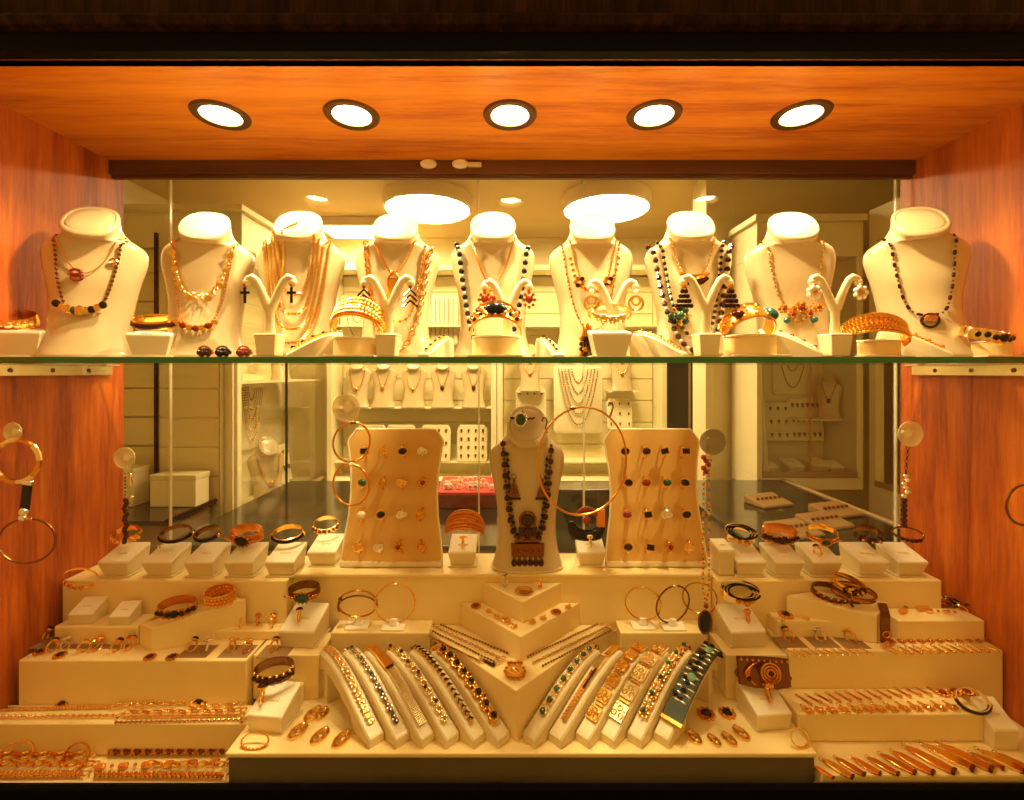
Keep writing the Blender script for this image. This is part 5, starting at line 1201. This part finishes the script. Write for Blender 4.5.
chain('dark jewelled bracelet on the far right ledge, nearer the wooden wall', (946,601), (976,612), ZA2, 'link', .0040, ('gold_dark','garnet'), 0, 'bracelet', False, 'dark bracelets on the far right ledge')
chain('gold stick brooch at the front of the far right ledge', (930,613), (958,614.5), ZA2, 'bar', .0026, ('gold','gold_red'), 0, 'brooch', False, None)
t = thing('strap_bracelet', 'dark brown strap bracelet hanging over the corner of the right wedge riser', 'bracelet', (.732,.904,.968), (0,0,-.25))
m = MB(); P = [(.012,.034,.010),(.008,.018,.007),(.003,.003,.005),(0,-.004,.001),(-.001,-.0055,-.012),(-.001,-.006,-.048)]
m.loft([[(x-.008,y,z),(x+.008,y,z),(x+.008,y+.003,z+.002),(x-.008,y+.003,z+.002)] for x, y, z in P]); m.build('strap', 'gold_dark', t, smooth=False)
m = MB(); m.ball((0,-.009,-.046), .006, 8, 5); m.ring((0,-.007,-.03), .006, .0016, 12, 5, 'y'); m.build('buckle', 'gold_red', t)
t = thing('cross_brooch', 'dark cross shaped brooch on the front of the right wedge riser', 'brooch', (.672,.928,.985), (FLAT+.2,0,-.3)); m = MB(); m.box((0,-.002,0),(.05,.003,.004)); m.box((.008,-.003,0),(.004,.003,.03)); m.build('cross', 'garnet', t, smooth=False, bevel=.0008)
m = MB(); m.ball((.008,-.005,0), .004, 8, 5); m.build('centre_bead', 'gold', t)
# right low step, right floor
zr = ZTR
row('stick_s', 'drop_earring', b_stick('gold_red'), 'slender drop earring, %s from left in the back row of the low right step', 'earring', [(803+9.9*k, 699-.7*k) for k in range(14)], zr, .45, 1.0, 'slender drops on the low right step')
row('star_l', 'pendant', b_star('gold'), 'little star pendant, %s from left in the front row of the low right step', 'pendant', [(808+12.0*k, 710.5-.3*k) for k in range(13)], zr, .2, 1.12, 'star pendants on the low right step')
for i, (px, py) in enumerate([(943,693),(955,692),(967,692)]): flat('rosette_r', 'brooch', b_rosette('red_stone'), 'red rosette brooch, %s from left at the back right of the low right step' % ordinal(i), 'brooch', px, py, zr, 0, .85, 'red rosettes on the low right step')
bangle('b22', b_cuff(.028,.014,'onyx','gold_pale','dark_stone'), 'pale and black bangle at the right end of the low right step', G(972, 700, zr+.016), (.8,0,-.4), .8)
BARS = [(169,427),(228,410),(282,402),(350,400),(422,400),(485,390),(550,385),(622,372),(698,360),(775,362),(866,378),(928,378),(983,383)]
BS = [.62,.95,.88,.86,.90,1.0,1.15,1.36,1.38,1.38,.85,1.2,.95]
for i, (cx, cy) in enumerate(BARS):
    k = ('a','g','r')[(0,1,2,0,2,2,0,0,1,0,2,1,0)[i]]
    flat('bar_'+k, 'bar_pendant', b_bar({'a':'amber','g':'gold','r':'gold_red'}[k]), 'flat gold bar pendant, %s from left on the floor at the right' % ordinal(i), 'pendant', 784+cx/4.27, 672+cy/4.27, .7926, .62, (BS[i]*1.2, BS[i]*.8, BS[i]*.72), 'bar pendants on the right floor', .002)
# centre platform front
for i, (px, py) in enumerate([(313,714),(298,731),(320,736),(342,739)]): flat('dangler', 'drop_earring', b_dangler, 'oval gold drop earring on the centre platform front left, %s of four' % ordinal(i), 'earring', px, py, ZE, -.35, 1.15, 'oval earrings at the platform front left')
flat('dangler', 'drop_earring', b_dangler, 'oval gold drop earring lying beside the topmost one at the platform left', 'earring', 322, 714, ZE, -.2, .95)
for i, (px, py, k, s) in enumerate([(706,714,'rosette_g',1.25),(727,713,'brooch_dark',1.15),(694,737,'dangler',.95),(714,740,'dangler',.8),(729,739,'dangler',.9),(741,733,'dangler',1.0)]):
    flat(k, 'drop_earring', None, ('round garnet earring' if i == 0 else 'dark round earring' if i == 1 else 'oval gold drop earring, %s from left,' % ordinal(i-2))+' at the front right of the centre platform', 'earring', px, py, ZE, .35, s, 'earrings at the platform front right')
bangle('b23', b_cuff(.026,.012,'taper','amber','gold',sy=.5), 'flat amber gold clasp bracelet at the front left corner of the platform', G(255, 741, ZE+.008), (.9,0,0), .85, 'bracelet', 'clasp_bracelet')
bangle('b24', b_cuff(.017,.006,'taper','gold_pale','gold'), 'small pale gold ring standing at the front right corner of the platform', G(800, 738, ZE+.012), (1.1,0,.2), .95, 'ring', 'hoop_ring')
# corner steps
zl = c1[2]+.0006
for i, (a, b, r, k) in enumerate([((441,626),(509,655),.0014,'bead'),((433,627),(500,660),.0020,'link'),((428,630),(494,663),.0014,'bead'),((424,635),(478,662),.0014,'rope')]):
    chain('thin gold chain on the left arm of the lowest corner step, %s from the back' % ordinal(i), a, b, zl, k, r, ('gold_dark','gold'), .0006, 'chain', True, 'thin chains on the left arm of the corner step')
for i, (a, b, r, k) in enumerate([((528,658),(598,625),.0013,'bead'),((534,664),(607,628),.0017,'link'),((543,667),(612,631),.0013,'bead')]):
    chain('thin gold chain on the right arm of the lowest corner step, %s from the back' % ordinal(i), a, b, zl, k, r, ('gold_dark','gold'), .0004, 'chain', True, 'thin chains on the right arm of the corner step')
t = thing('watch_pendant', 'round gold framed pendant at the tip of the lowest corner step', 'pendant', G(515, 672, zl+.003), (FLAT,0,0))
m = MB(); m.M = Matrix.Rotation(PI/2, 4, 'X'); m.lathe([(.016,0),(.017,.002),(.014,.005),(.011,.005)], 24); m.build('face', 'gold', t)
m = MB()
for k in range(12): a = 2*PI*k/12; m.ball((.018*math.cos(a), -.001, .018*math.sin(a)), .0034, 6, 4)
for k in range(5): m.ball(((k-2)*.006, -.001, .024+.002*(k%2)), .0036, 6, 4)
m.build('beaded_frame', 'gold_red', t); m = MB(); m.ball((0,-.005,0), .009, 10, 6, 1, .4, 1); m.build('pale_stone', 'gold_pale', t)
flat('stick_x', 'clasp', b_stick('garnet'), 'small dark red clasp lying left of the round framed pendant', 'clasp', 487, 662, zl, .9, 1.2)
zm = c2[2]+.0006
ML = [(476,606,'rosette_r'),(489,611,'star_l'),(497,616,'star_l'),(506,620,'dangler'),(514,626,'star_l')]; MR = [(532,622,'star_l'),(543,618,'star_l'),(556,612,'rosette_r'),(568,607,'star_l')]
for i, (px, py, k) in enumerate(ML): flat(k, 'stud_earring', None, 'small gold earring on the middle corner step, %s down its left arm' % ordinal(i), 'earring', px, py, zm, .4, .85, 'earrings on the middle corner step')
for i, (px, py, k) in enumerate(MR): flat(k, 'stud_earring', None, 'small gold earring on the middle corner step, %s up its right arm' % ordinal(i), 'earring', px, py, zm, -.4, .85, 'earrings on the middle corner step')
zt = c3[2]+.0006
t = thing('gold_disc', 'flat gold medallion in the centre of the topmost corner step', 'pendant', G(524,591,zt+.001), (FLAT,0,0)); m = MB(); m.M = Matrix.Rotation(PI/2, 4, 'X'); m.lathe([(.019,0),(.020,.0015),(.017,.003),(.008,.004)], 24); m.build('disc', 'gold', t)
m = MB()
for k in range(16): a = 2*PI*k/16; m.ball((.013*math.cos(a),-.003,.013*math.sin(a)), .0022, 6, 4)
m.build('granules', 'gold_pale', t)
ring_at('silver', 'pale gold ring at the left corner of the topmost corner step', G(505,582,zt+.010), (-.4,0,.5), None, 1.2)
t = thing('figure_charm', 'small upright gold charm at the right corner of the topmost step', 'charm', G(540,588,zt), (0,0,0)); m = MB(); m.tube([(0,0,0),(0,0,.012),(-.004,0,.022)], [.003,.004,.002], 7); m.tube([(0,0,.010),(.007,0,.020)], .0018, 6); m.tube([(0,0,.008),(-.008,0,.016)], .0018, 6); m.build('branches', 'gold', t)
m = MB(); m.ball((0,-.002,.004), .0045, 8, 5); m.build('bead', 'gold_red', t)
# ------------------------------------------------------------------ things hung on the inside of the front pane
GY = .7468
def b_cup(clear):
    def f(r):
        m = MB(); m.M = Matrix.Rotation(-PI/2, 4, 'X'); m.lathe([(.0215,0),(.0205,.0012),(.013,.0045),(.006,.0085),(.0055,.014),(.0,.0145)], 26); m.build('sucker', clear, r)
        m = MB(); m.tube([(0,.012,.001),(0,.016,.003),(.003,.018,.008),(.007,.018,.004),(.004,.018,-.004),(-.001,.018,-.012),(0,.018,-.018)], .0016, 7); m.build('hook', 'gold_dark', r)
        m = MB(); m.M = Matrix.Rotation(-PI/2, 4, 'X'); m.lathe([(.0075,.007),(.0078,.010),(.0055,.0155),(.0,.016)], 16); m.build('knob', 'silver', r)
        m = MB(); m.ring((0,.002,0), .0205, .0009, 30, 5, 'y'); m.build('rim', 'cup_clear', r)
    return f
def cup(px, py, lab, sc=1, mt='cup_clear'): inst('cup'+mt, 'suction_cup', b_cup(mt), lab, 'suction cup', (X(px,GY), GY, EYE-(py-HZ)*GY/F), (0,0,0), 'suction cups on the front pane', sc)
def hang(px, py, y=.764): return W(px, py, y)
cup(346, 408, 'clear suction cup holding two linked hoops before the left ring board', 1.05)
cup(713, 442, 'grey suction cup at the upper right corner of the right ring board', 1.0, 'cup_dark')
cup(124, 458, 'small suction cup at the edge of the left wooden wall', .80)
cup(911, 434, 'suction cup at the edge of the right wooden wall', .95)
cup(12, 432, 'small clear suction cup above the banded hoops on the left wooden wall', .7)
inst('hp1', 'hoop', b_hoop(.031,.0017,'gold_red','gold_dark'), 'upper of two linked gold hoops hanging before the left ring board', 'hoop bangle', hang(352,442), (0,0,.7), None, (1,1,1.05))
inst('hp2', 'hoop', b_hoop(.034,.0019,'gold_red','gold_pale'), 'lower of two linked gold hoops hanging before the left ring board', 'hoop bangle', hang(351,485,.768), (0,0,-.25), None, (1,1,1.0))
t = inst('hp3', 'choker_ring', b_hoop(.0795,.0017,'gold_red'), 'large thin gold choker ring in front of the middle bust and right board', 'choker', hang(583,461,.766), (0,0,.25), None, (1.0,1,1.13))
for s, dz in ((-1,.075),(1,.083)):
    m = MB(); c = Vector((s*(.052 if s > 0 else .066), 0, dz-.012-(.012 if s < 0 else 0))); m.tube([c+Vector(p) for p in ((-.004*s,0,-.008),(0,0,0),(.003,0,.008),(.001,0,.014),(-.004,0,.014),(-.006,0,.009))], .0013, 6); m.build('curled_hook', 'gold_dark', t)
m = MB(); m.ball((-.018,0,.0785), .0042, 8, 5, 1.5, 1, .8); m.build('clasp', 'gold_dark', t)
def hung_chain(lab, pts, r, kind, m0, m1, extra=None, name='hanging_chain', cat='chain'):
    c = hang(*pts[0]); t = thing(name, lab, cat, c); q = [hang(*p)-c for p in pts]; P = []
    for a, b in zip(q, q[1:]): P += [a+(b-a)*k/12 for k in range(12)]
    strand('links', t, P+[q[-1]], r, m0, kind, m1)
    return t, c
t, c = hung_chain('long gold bead chain with dark oval drop hung from the grey suction cup', [(710,455),(704,470),(703,540),(703,590),(706,604),(709,590),(709,520),(709,470),(712,457)], .0017, 'bar', 'gold_red', 'garnet', name='pendant_necklace', cat='necklace')
m = MB(); p = hang(705,622)-c; m.ball(p, .0100, 12, 8, 1, .6, 1.9); m.build('dark_drop', 'dark_stone', t)
m = MB(); m.ring(p, .0105, .0016, 24, 5, 'y', 1.85); m.ball(hang(706,606)-c, .004, 8, 5); m.build('gold_mount', 'gold_dark', t)
m = MB(); p = hang(706,462)-c
for k in range(5): m.ball(p+Vector((.004*(k%3-1),0,-.006*k+.008)), .0046, 7, 4)
m.build('red_clasp', 'red_stone', t)
t, c = hung_chain('dark twisted chain hanging from the small cup by the left wooden wall', [(125,474),(126,500),(127,512)], .0013, 'bead', 'gold_dark', 'gold')
m = MB()
for k in range(16): m.ball(hang(125.5+1.2*math.sin(k*1.6), 500+2.8*k)-c, .0040, 7, 4)
m.build('twisted_end', 'garnet', t); m = MB(); m.ball(hang(131,480)-c, .0035, 7, 4, .8, .8, 3.2); m.ball(hang(132,497)-c, .003, 7, 4); m.build('pale_drop', 'gold_pale', t)
t, c = hung_chain('dark chain with bright stones hanging from the cup by the right wooden wall', [(908,448),(906,470),(904,520)], .0020, 'link', 'gold_dark', 'garnet')
m = MB()
for k in range(6): m.ball(hang(906+2*math.sin(k*2.1), 476+4*k, .760)-c, .0042, 7, 4)
m.build('bright_stones', 'silver', t); m = MB()
for k in range(6): m.ball(hang(904, 500+5*k, .762)-c, .0050, 7, 4)
m.build('dark_beads', 'garnet', t)
def b_band_hoop(r):
    for k in range(8):
        m = MB(); m.ring((0,0,0), .031, .0040, 8, 7, 'y', 1.12, 2*PI*k/8, 2*PI*(k+.98)/8); m.build('band_segment', ('gold_pale','gold_red')[k%2], r)
inst('bandhoop', 'hoop', b_band_hoop, 'thick two tone banded hoop hanging on the left over the wooden wall', 'hoop bangle', hang(17,461), (0,0,.2))
t = thing('clasp_piece', 'bright rectangular clasp link between the two hoops on the left', 'clasp', hang(26,497), (0,.12,0))
m = MB(); m.box((0,0,0), (.014,.006,.045)); m.build('dark_plate', 'dark_stone', t, smooth=False, bevel=.002)
m = MB(); m.box((0,-.0005,.024), (.016,.007,.008)); m.build('top_cap', 'silver', t, bevel=.002); m = MB(); m.ball((.001,-.002,-.024), .0072, 8, 5); m.ball((0,-.002,-.034), .006, 8, 5); m.build('end_beads', 'silver', t)
inst('hp4', 'hoop', b_hoop(.040,.0019,'gold_dark','gold_red'), 'large thin hoop at the bottom of the hoops on the left wooden wall', 'hoop bangle', hang(27,541), (0,0,.15), None, (1.05,1,.92))
inst('hp5', 'hoop', b_hoop(.033,.0021,'gold_dark'), 'dark hoop cut off at the right edge before the wooden wall', 'hoop bangle', hang(1024,505), (0,0,.1))
# ------------------------------------------------------------------ goods on display in the shop behind
def shop_bust(px, y, z, lab, sc=1.2, rz=0, nl=None, col=('gold','gold_red')):
    b = inst('bust', 'necklace_bust', b_bust, lab, 'bust', (X(px,y), y, z+.0006), (0,0,rz), 'busts in the shop', sc)
    if nl:
        key = 'sn_'+nl[0]+col[0]
        if key in PROTO: n = copy_tree(PROTO[key]); n.location, n.rotation_euler, n.scale = b.location, b.rotation_euler, b.scale; tag(n, nl[1], 'necklace', 'necklaces in the shop')
        else:
            n = neck(b, nl[1], 'necklaces in the shop'); PROTO[key] = n
            if nl[0] == 'u': strand('chain', n, drape(U(.050,.87,.42,2.4), .003), .0028, col[0], 'bead', col[1])
            else: strand('chain', n, drape(U(.044,.88,.46,1.2), .003), .0022, col[0], 'bead')
            put(n, 'pendant', col[1], lambda b_: b_.ball((0,0,0), .010, 8, 5, 1, .7, 1.3), 0, .40 if nl[0] == 'u' else .44, .006)
W5 = ['first','second','third','fourth','fifth']
for i, (px, k, c) in enumerate([(358,'u',('gold','gold_red')),(384,'v',('gold_pale','amber')),(414,'u',('gold_pale','gold')),(443,'v',('gold','garnet')),(474,'v',('gold','gold_pale'))]):
    shop_bust(px, 3.47, 1.185, 'small cream bust on the back wall shelf, %s from left' % W5[i], 1.16, 0, (k, 'little necklace on the %s bust of the back wall shelf' % W5[i]), c)
def ledge(px, z, lab, y=3.56, w=.11):
    t = thing('wall_ledge', lab, 'ledge', (X(px,y), y, z)); m = MB(); m.span(-w, w, -.12, .05, -.012, 0); m.build('board', 'shop_cab', t, smooth=False, bevel=.002); m = MB(); m.span(-w, w, .03, .05, -.05, -.012); m.build('bracket', 'shop_cab', t, smooth=False)
ledge(530, 1.307, 'little wall ledge under a bust, right of the middle column at the back'); ledge(621, 1.307, 'little wall ledge under the bust nearest the dark doorway')
shop_bust(530, 3.48, 1.307, 'cream bust on the wall ledge right of the back column', 1.1, 0, ('u','little necklace on the bust right of the back column'), ('gold','gold_red'))
shop_bust(621, 3.48, 1.307, 'cream bust on the wall ledge nearest the dark doorway', 1.1, 0, ('u','little dark necklace on the bust nearest the dark doorway'), ('gold','garnet'))
def b_pad(r):
    m = MB(); q = [(-.10,0),(.10,0),(.105,.02),(.105,.22),(.085,.25),(-.085,.25),(-.105,.22),(-.105,.02)]
    m.loft([[(x*s, y+.12*z, z*s+.125*(1-s)) for x, z in q] for y, s in ((.012,1),(0,1),(-.006,.94))]); m.build('panel', 'shop_cab', r, angle=30)
    m = MB(); m.span(-.06, .06, .0, .05, 0, .008); m.build('foot', 'shop_cab', r, smooth=False)
def b_dot(m0):
    def f(r): m = MB(); m.ball((0,0,0), .011, 7, 4); m.ball((0,-.002,-.013), .007, 6, 4); m.build('jewel', m0, r)
    return f
def pad(px, y, z, lab, elab, sc=1, rz=0, grid=(4,3), col='gold_dark', loc=None):
    L = Vector((X(px,y), y, z+.0006)) if loc is None else Vector(loc)
    inst('pad', 'earring_board', b_pad, lab, 'earring board', L, (0,0,rz), 'earring boards in the shop', sc)
    R = Matrix.Rotation(rz, 4, 'Z')
    key = 'dot'+col
    for i in range(grid[0]):
        for j in range(grid[1]):
            zz = .045+.17*j/max(grid[1]-1,1); xx = -.075+.15*i/max(grid[0]-1,1); p = L+(R @ Vector((xx, .12*zz-.010, zz)))*sc
            if key in PROTO: o = PROTO[key].copy(); COL.objects.link(o); o.location = p; o.rotation_euler = (0,0,rz); o.scale = (sc,)*3
            else:
                m = MB(); m.ball((0,0,0), .009, 7, 4); m.ball((0,-.002,-.012), .006, 6, 4); o = m.build('earring', col, None, loc=p); o.rotation_euler = (0,0,rz); o.scale = (sc,)*3; PROTO[key] = o
            tag(o, elab, 'earring', elab)
for i, px in enumerate((370,400,435,472)):
    pad(px, 3.44, .78, 'cream earring board on the low shelf at the back, %s from left' % W5[i], 'tiny earring on the %s earring board of the low back shelf' % W5[i], 1.08, 0, (4,4 if i == 3 else 3))
pad(531, 3.48, .99, 'cream earring board hung right of the back column under a bust', 'tiny earring on the board right of the back column', 1.1, 0, (4,2), loc=(X(531,3.50),3.50,1.06))
pad(620, 3.48, .99, 'cream earring board hung under the bust nearest the doorway', 'tiny earring on the board nearest the doorway', .9, 0, (3,3), loc=(X(620,3.50),3.50,1.02))
def b_neckboard(r):
    m = MB(); q = [(-.17,0),(.17,0),(.185,.02),(.185,.50),(.165,.52),(-.165,.52),(-.185,.50),(-.185,.02)]
    m.loft([[(x*s, y, z*s+.26*(1-s)) for x, z in q] for y, s in ((.012,1),(0,1),(-.006,.96))]); m.build('panel', 'shop_cab', r, angle=30)
    m = MB(); m.span(-.05, .05, .0, .03, .50, .53); m.build('hanger', 'shop_cab', r, smooth=False)
def neckboard(loc, lab, clab, n=5, rz=0, sc=1, straight=False):
    inst('neckboard', 'necklace_board', b_neckboard, lab, 'necklace board', loc, (0,0,rz), 'necklace boards in the shop', sc)
    for k in range(n):
        t = thing('necklace', clab % ordinal(k), 'necklace', loc, (0,0,rz), 'chains hung on boards in the shop', sc)
        if straight: pts = [Vector((-.14+.28*k/(n-1), -.012, .48-.42*i/24)) for i in range(25)]
        else:
            w = .05+.10*k/max(n-1,1); pts = [Vector((w*(-1+2*i/30), -.013-.002*k, .49-(.10+.32*k/max(n-1,1))*(1-abs(-1+2*i/30)**2.2))) for i in range(31)]
        strand('chain', t, pts, .0045, 'gold_dark', 'bead', 'gold')
neckboard((X(578,3.52),3.52,.98), 'cream necklace board with draped gold chains on the back wall', 'draped gold chain on the back wall necklace board, %s from the top', 5)
neckboard((X(440,3.52),3.52,1.66), 'cream board of straight hanging chains above the shelf at the back', 'straight gold chain on the high back board, %s from left', 7, 0, .72, True)
neckboard((X(330+28,3.52),3.52,1.66), 'cream board with looped chains high up left at the back', 'looped chain on the high left back board, %s from the top', 3, 0, .72)
# left cabinet
shop_bust(268, 2.90, .601, 'large cream bust standing on the floor of the left cabinet', 1.35, .95, ('u','gold necklace on the large bust in the left cabinet'), ('gold','gold_red'))
shop_bust(280, 3.14, 1.395, 'cream bust on the shelf inside the left cabinet', .9, .95, ('v','thin necklace on the bust on the left cabinet shelf'), ('gold','garnet'))
neckboard((-1.765,3.10,.93), 'cream board with heaps of gold chains inside the left cabinet', 'gold chain on the board inside the left cabinet, %s from the top', 5, PI/2, .85)
pad(0, 0, 0, 'small earring board at the near end of the left cabinet', 'tiny earring on the near board of the left cabinet', 1.0, PI/2, (4,3), loc=(-1.70,2.72,.601))
pad(0, 0, 0, 'small earring board at the far end of the left cabinet', 'tiny earring on the far board of the left cabinet', 1.3, PI/2, (4,3), loc=(-1.62,3.26,.601))
t = thing('jewellery_box', 'flat pale jewellery tray on the shelf inside the left cabinet', 'box', (-1.64,2.80,1.3953), (0,0,PI/2)); m = MB(); m.span(-.12,.12,-.07,.07,0,.035); m.build('tray', 'shop_cab', t, smooth=False, bevel=.004); m = MB(); m.span(-.10,.10,-.055,.055,.035,.040); m.build('liner', 'shop_slat', t, smooth=False, bevel=.002)
for i, y in enumerate((2.48, 2.62)):
    t = thing('storage_box', 'plain pale box standing before the end panel of the left cabinet, %s' % ('left one','right one')[i], 'box', (-1.93+.30*i, 2.26, .80)); m = MB(); m.span(-.11,.11,-.05,.05,.0006,.16-.03*i); m.build('body', 'shop_cab', t, smooth=False, bevel=.004); m = MB(); m.span(-.113,.113,-.053,.053,.16-.03*i,.185-.03*i); m.build('lid', 'shop_slat', t, smooth=False, bevel=.004)
counter('low pale side counter at the left behind the glass', -2.14, -1.50, 2.0, 2.34, .80)
# right cabinet
shop_bust(829, 2.262, 1.223, 'cream bust leaning on the shelf of the right hanging cabinet', .68, -.7, ('v','thin dark necklace on the leaning bust of the right cabinet'), ('gold_dark','garnet'))
RZ = .0
neckboard((X(792,2.36),2.362,1.335), 'cream board with looped chains in the right hanging cabinet', 'looped chain in the right hanging cabinet, %s from the top', 3, 0, .52)
pad(0, 0, 0, 'left earring board in the right hanging cabinet', 'tiny earring on the left board in the right cabinet', .78, 0, (4,3), loc=(X(774,2.34),2.326,1.10))
pad(0, 0, 0, 'right earring board in the right hanging cabinet', 'tiny earring on the right board in the right cabinet', .86, 0, (6,3), loc=(X(805,2.34),2.326,1.10))
for i, (px, s) in enumerate(((772,.8),(797,.9),(822,.95),(838,.8))):
    inst('rb', 'ring_box', PRB['rb'], 'small ring box on the floor of the right hanging cabinet, %s from left' % W5[i], 'ring box', (X(px,2.2), 2.20, .9555), (0,0,0), 'ring boxes in the right cabinet', 1.3*s)
t = thing('necklace_stand', 'thin slanted cream stand at the left end of the right cabinet', 'stand', (X(766,2.20),2.20,.957)); m = MB(); m.tube([(0,0,.0),(-.02,0,.40)], [.014,.008], 8, sz=.5); m.build('post', 'shop_cab', t); m = MB(); m.span(-.03,.04,-.03,.03,0,.01); m.build('foot', 'shop_cab', t, smooth=False, bevel=.002); m = MB(); m.span(-.035,-.005,-.012,.012,.40,.41); m.build('top_bar', 'shop_cab', t, smooth=False)
# goods under the right counter's glass
for i, (dx, dy) in enumerate(((-.15,-.2),(.0,-.12),(.12,0),(-.05,.12))):
    t = thing('display_pad', 'pale display pad on the black counter at the right, %s from the front' % W5[i], 'pad', (1.02+dx, 1.62+dy, .9503), (0,0,.3)); m = MB(); m.prism([(-.07,-.05),(.07,-.05),(.07,.05),(-.07,.05)], 0, [.01,.01,.03,.03]); m.build('cushion', 'brown_mat', t, smooth=False, bevel=.004)
    m = MB()
    for k in range(6): m.ball((-.05+.02*k, .0, .024), .006, 6, 4)
    m.build('bead_row', 'gold_dark', t)
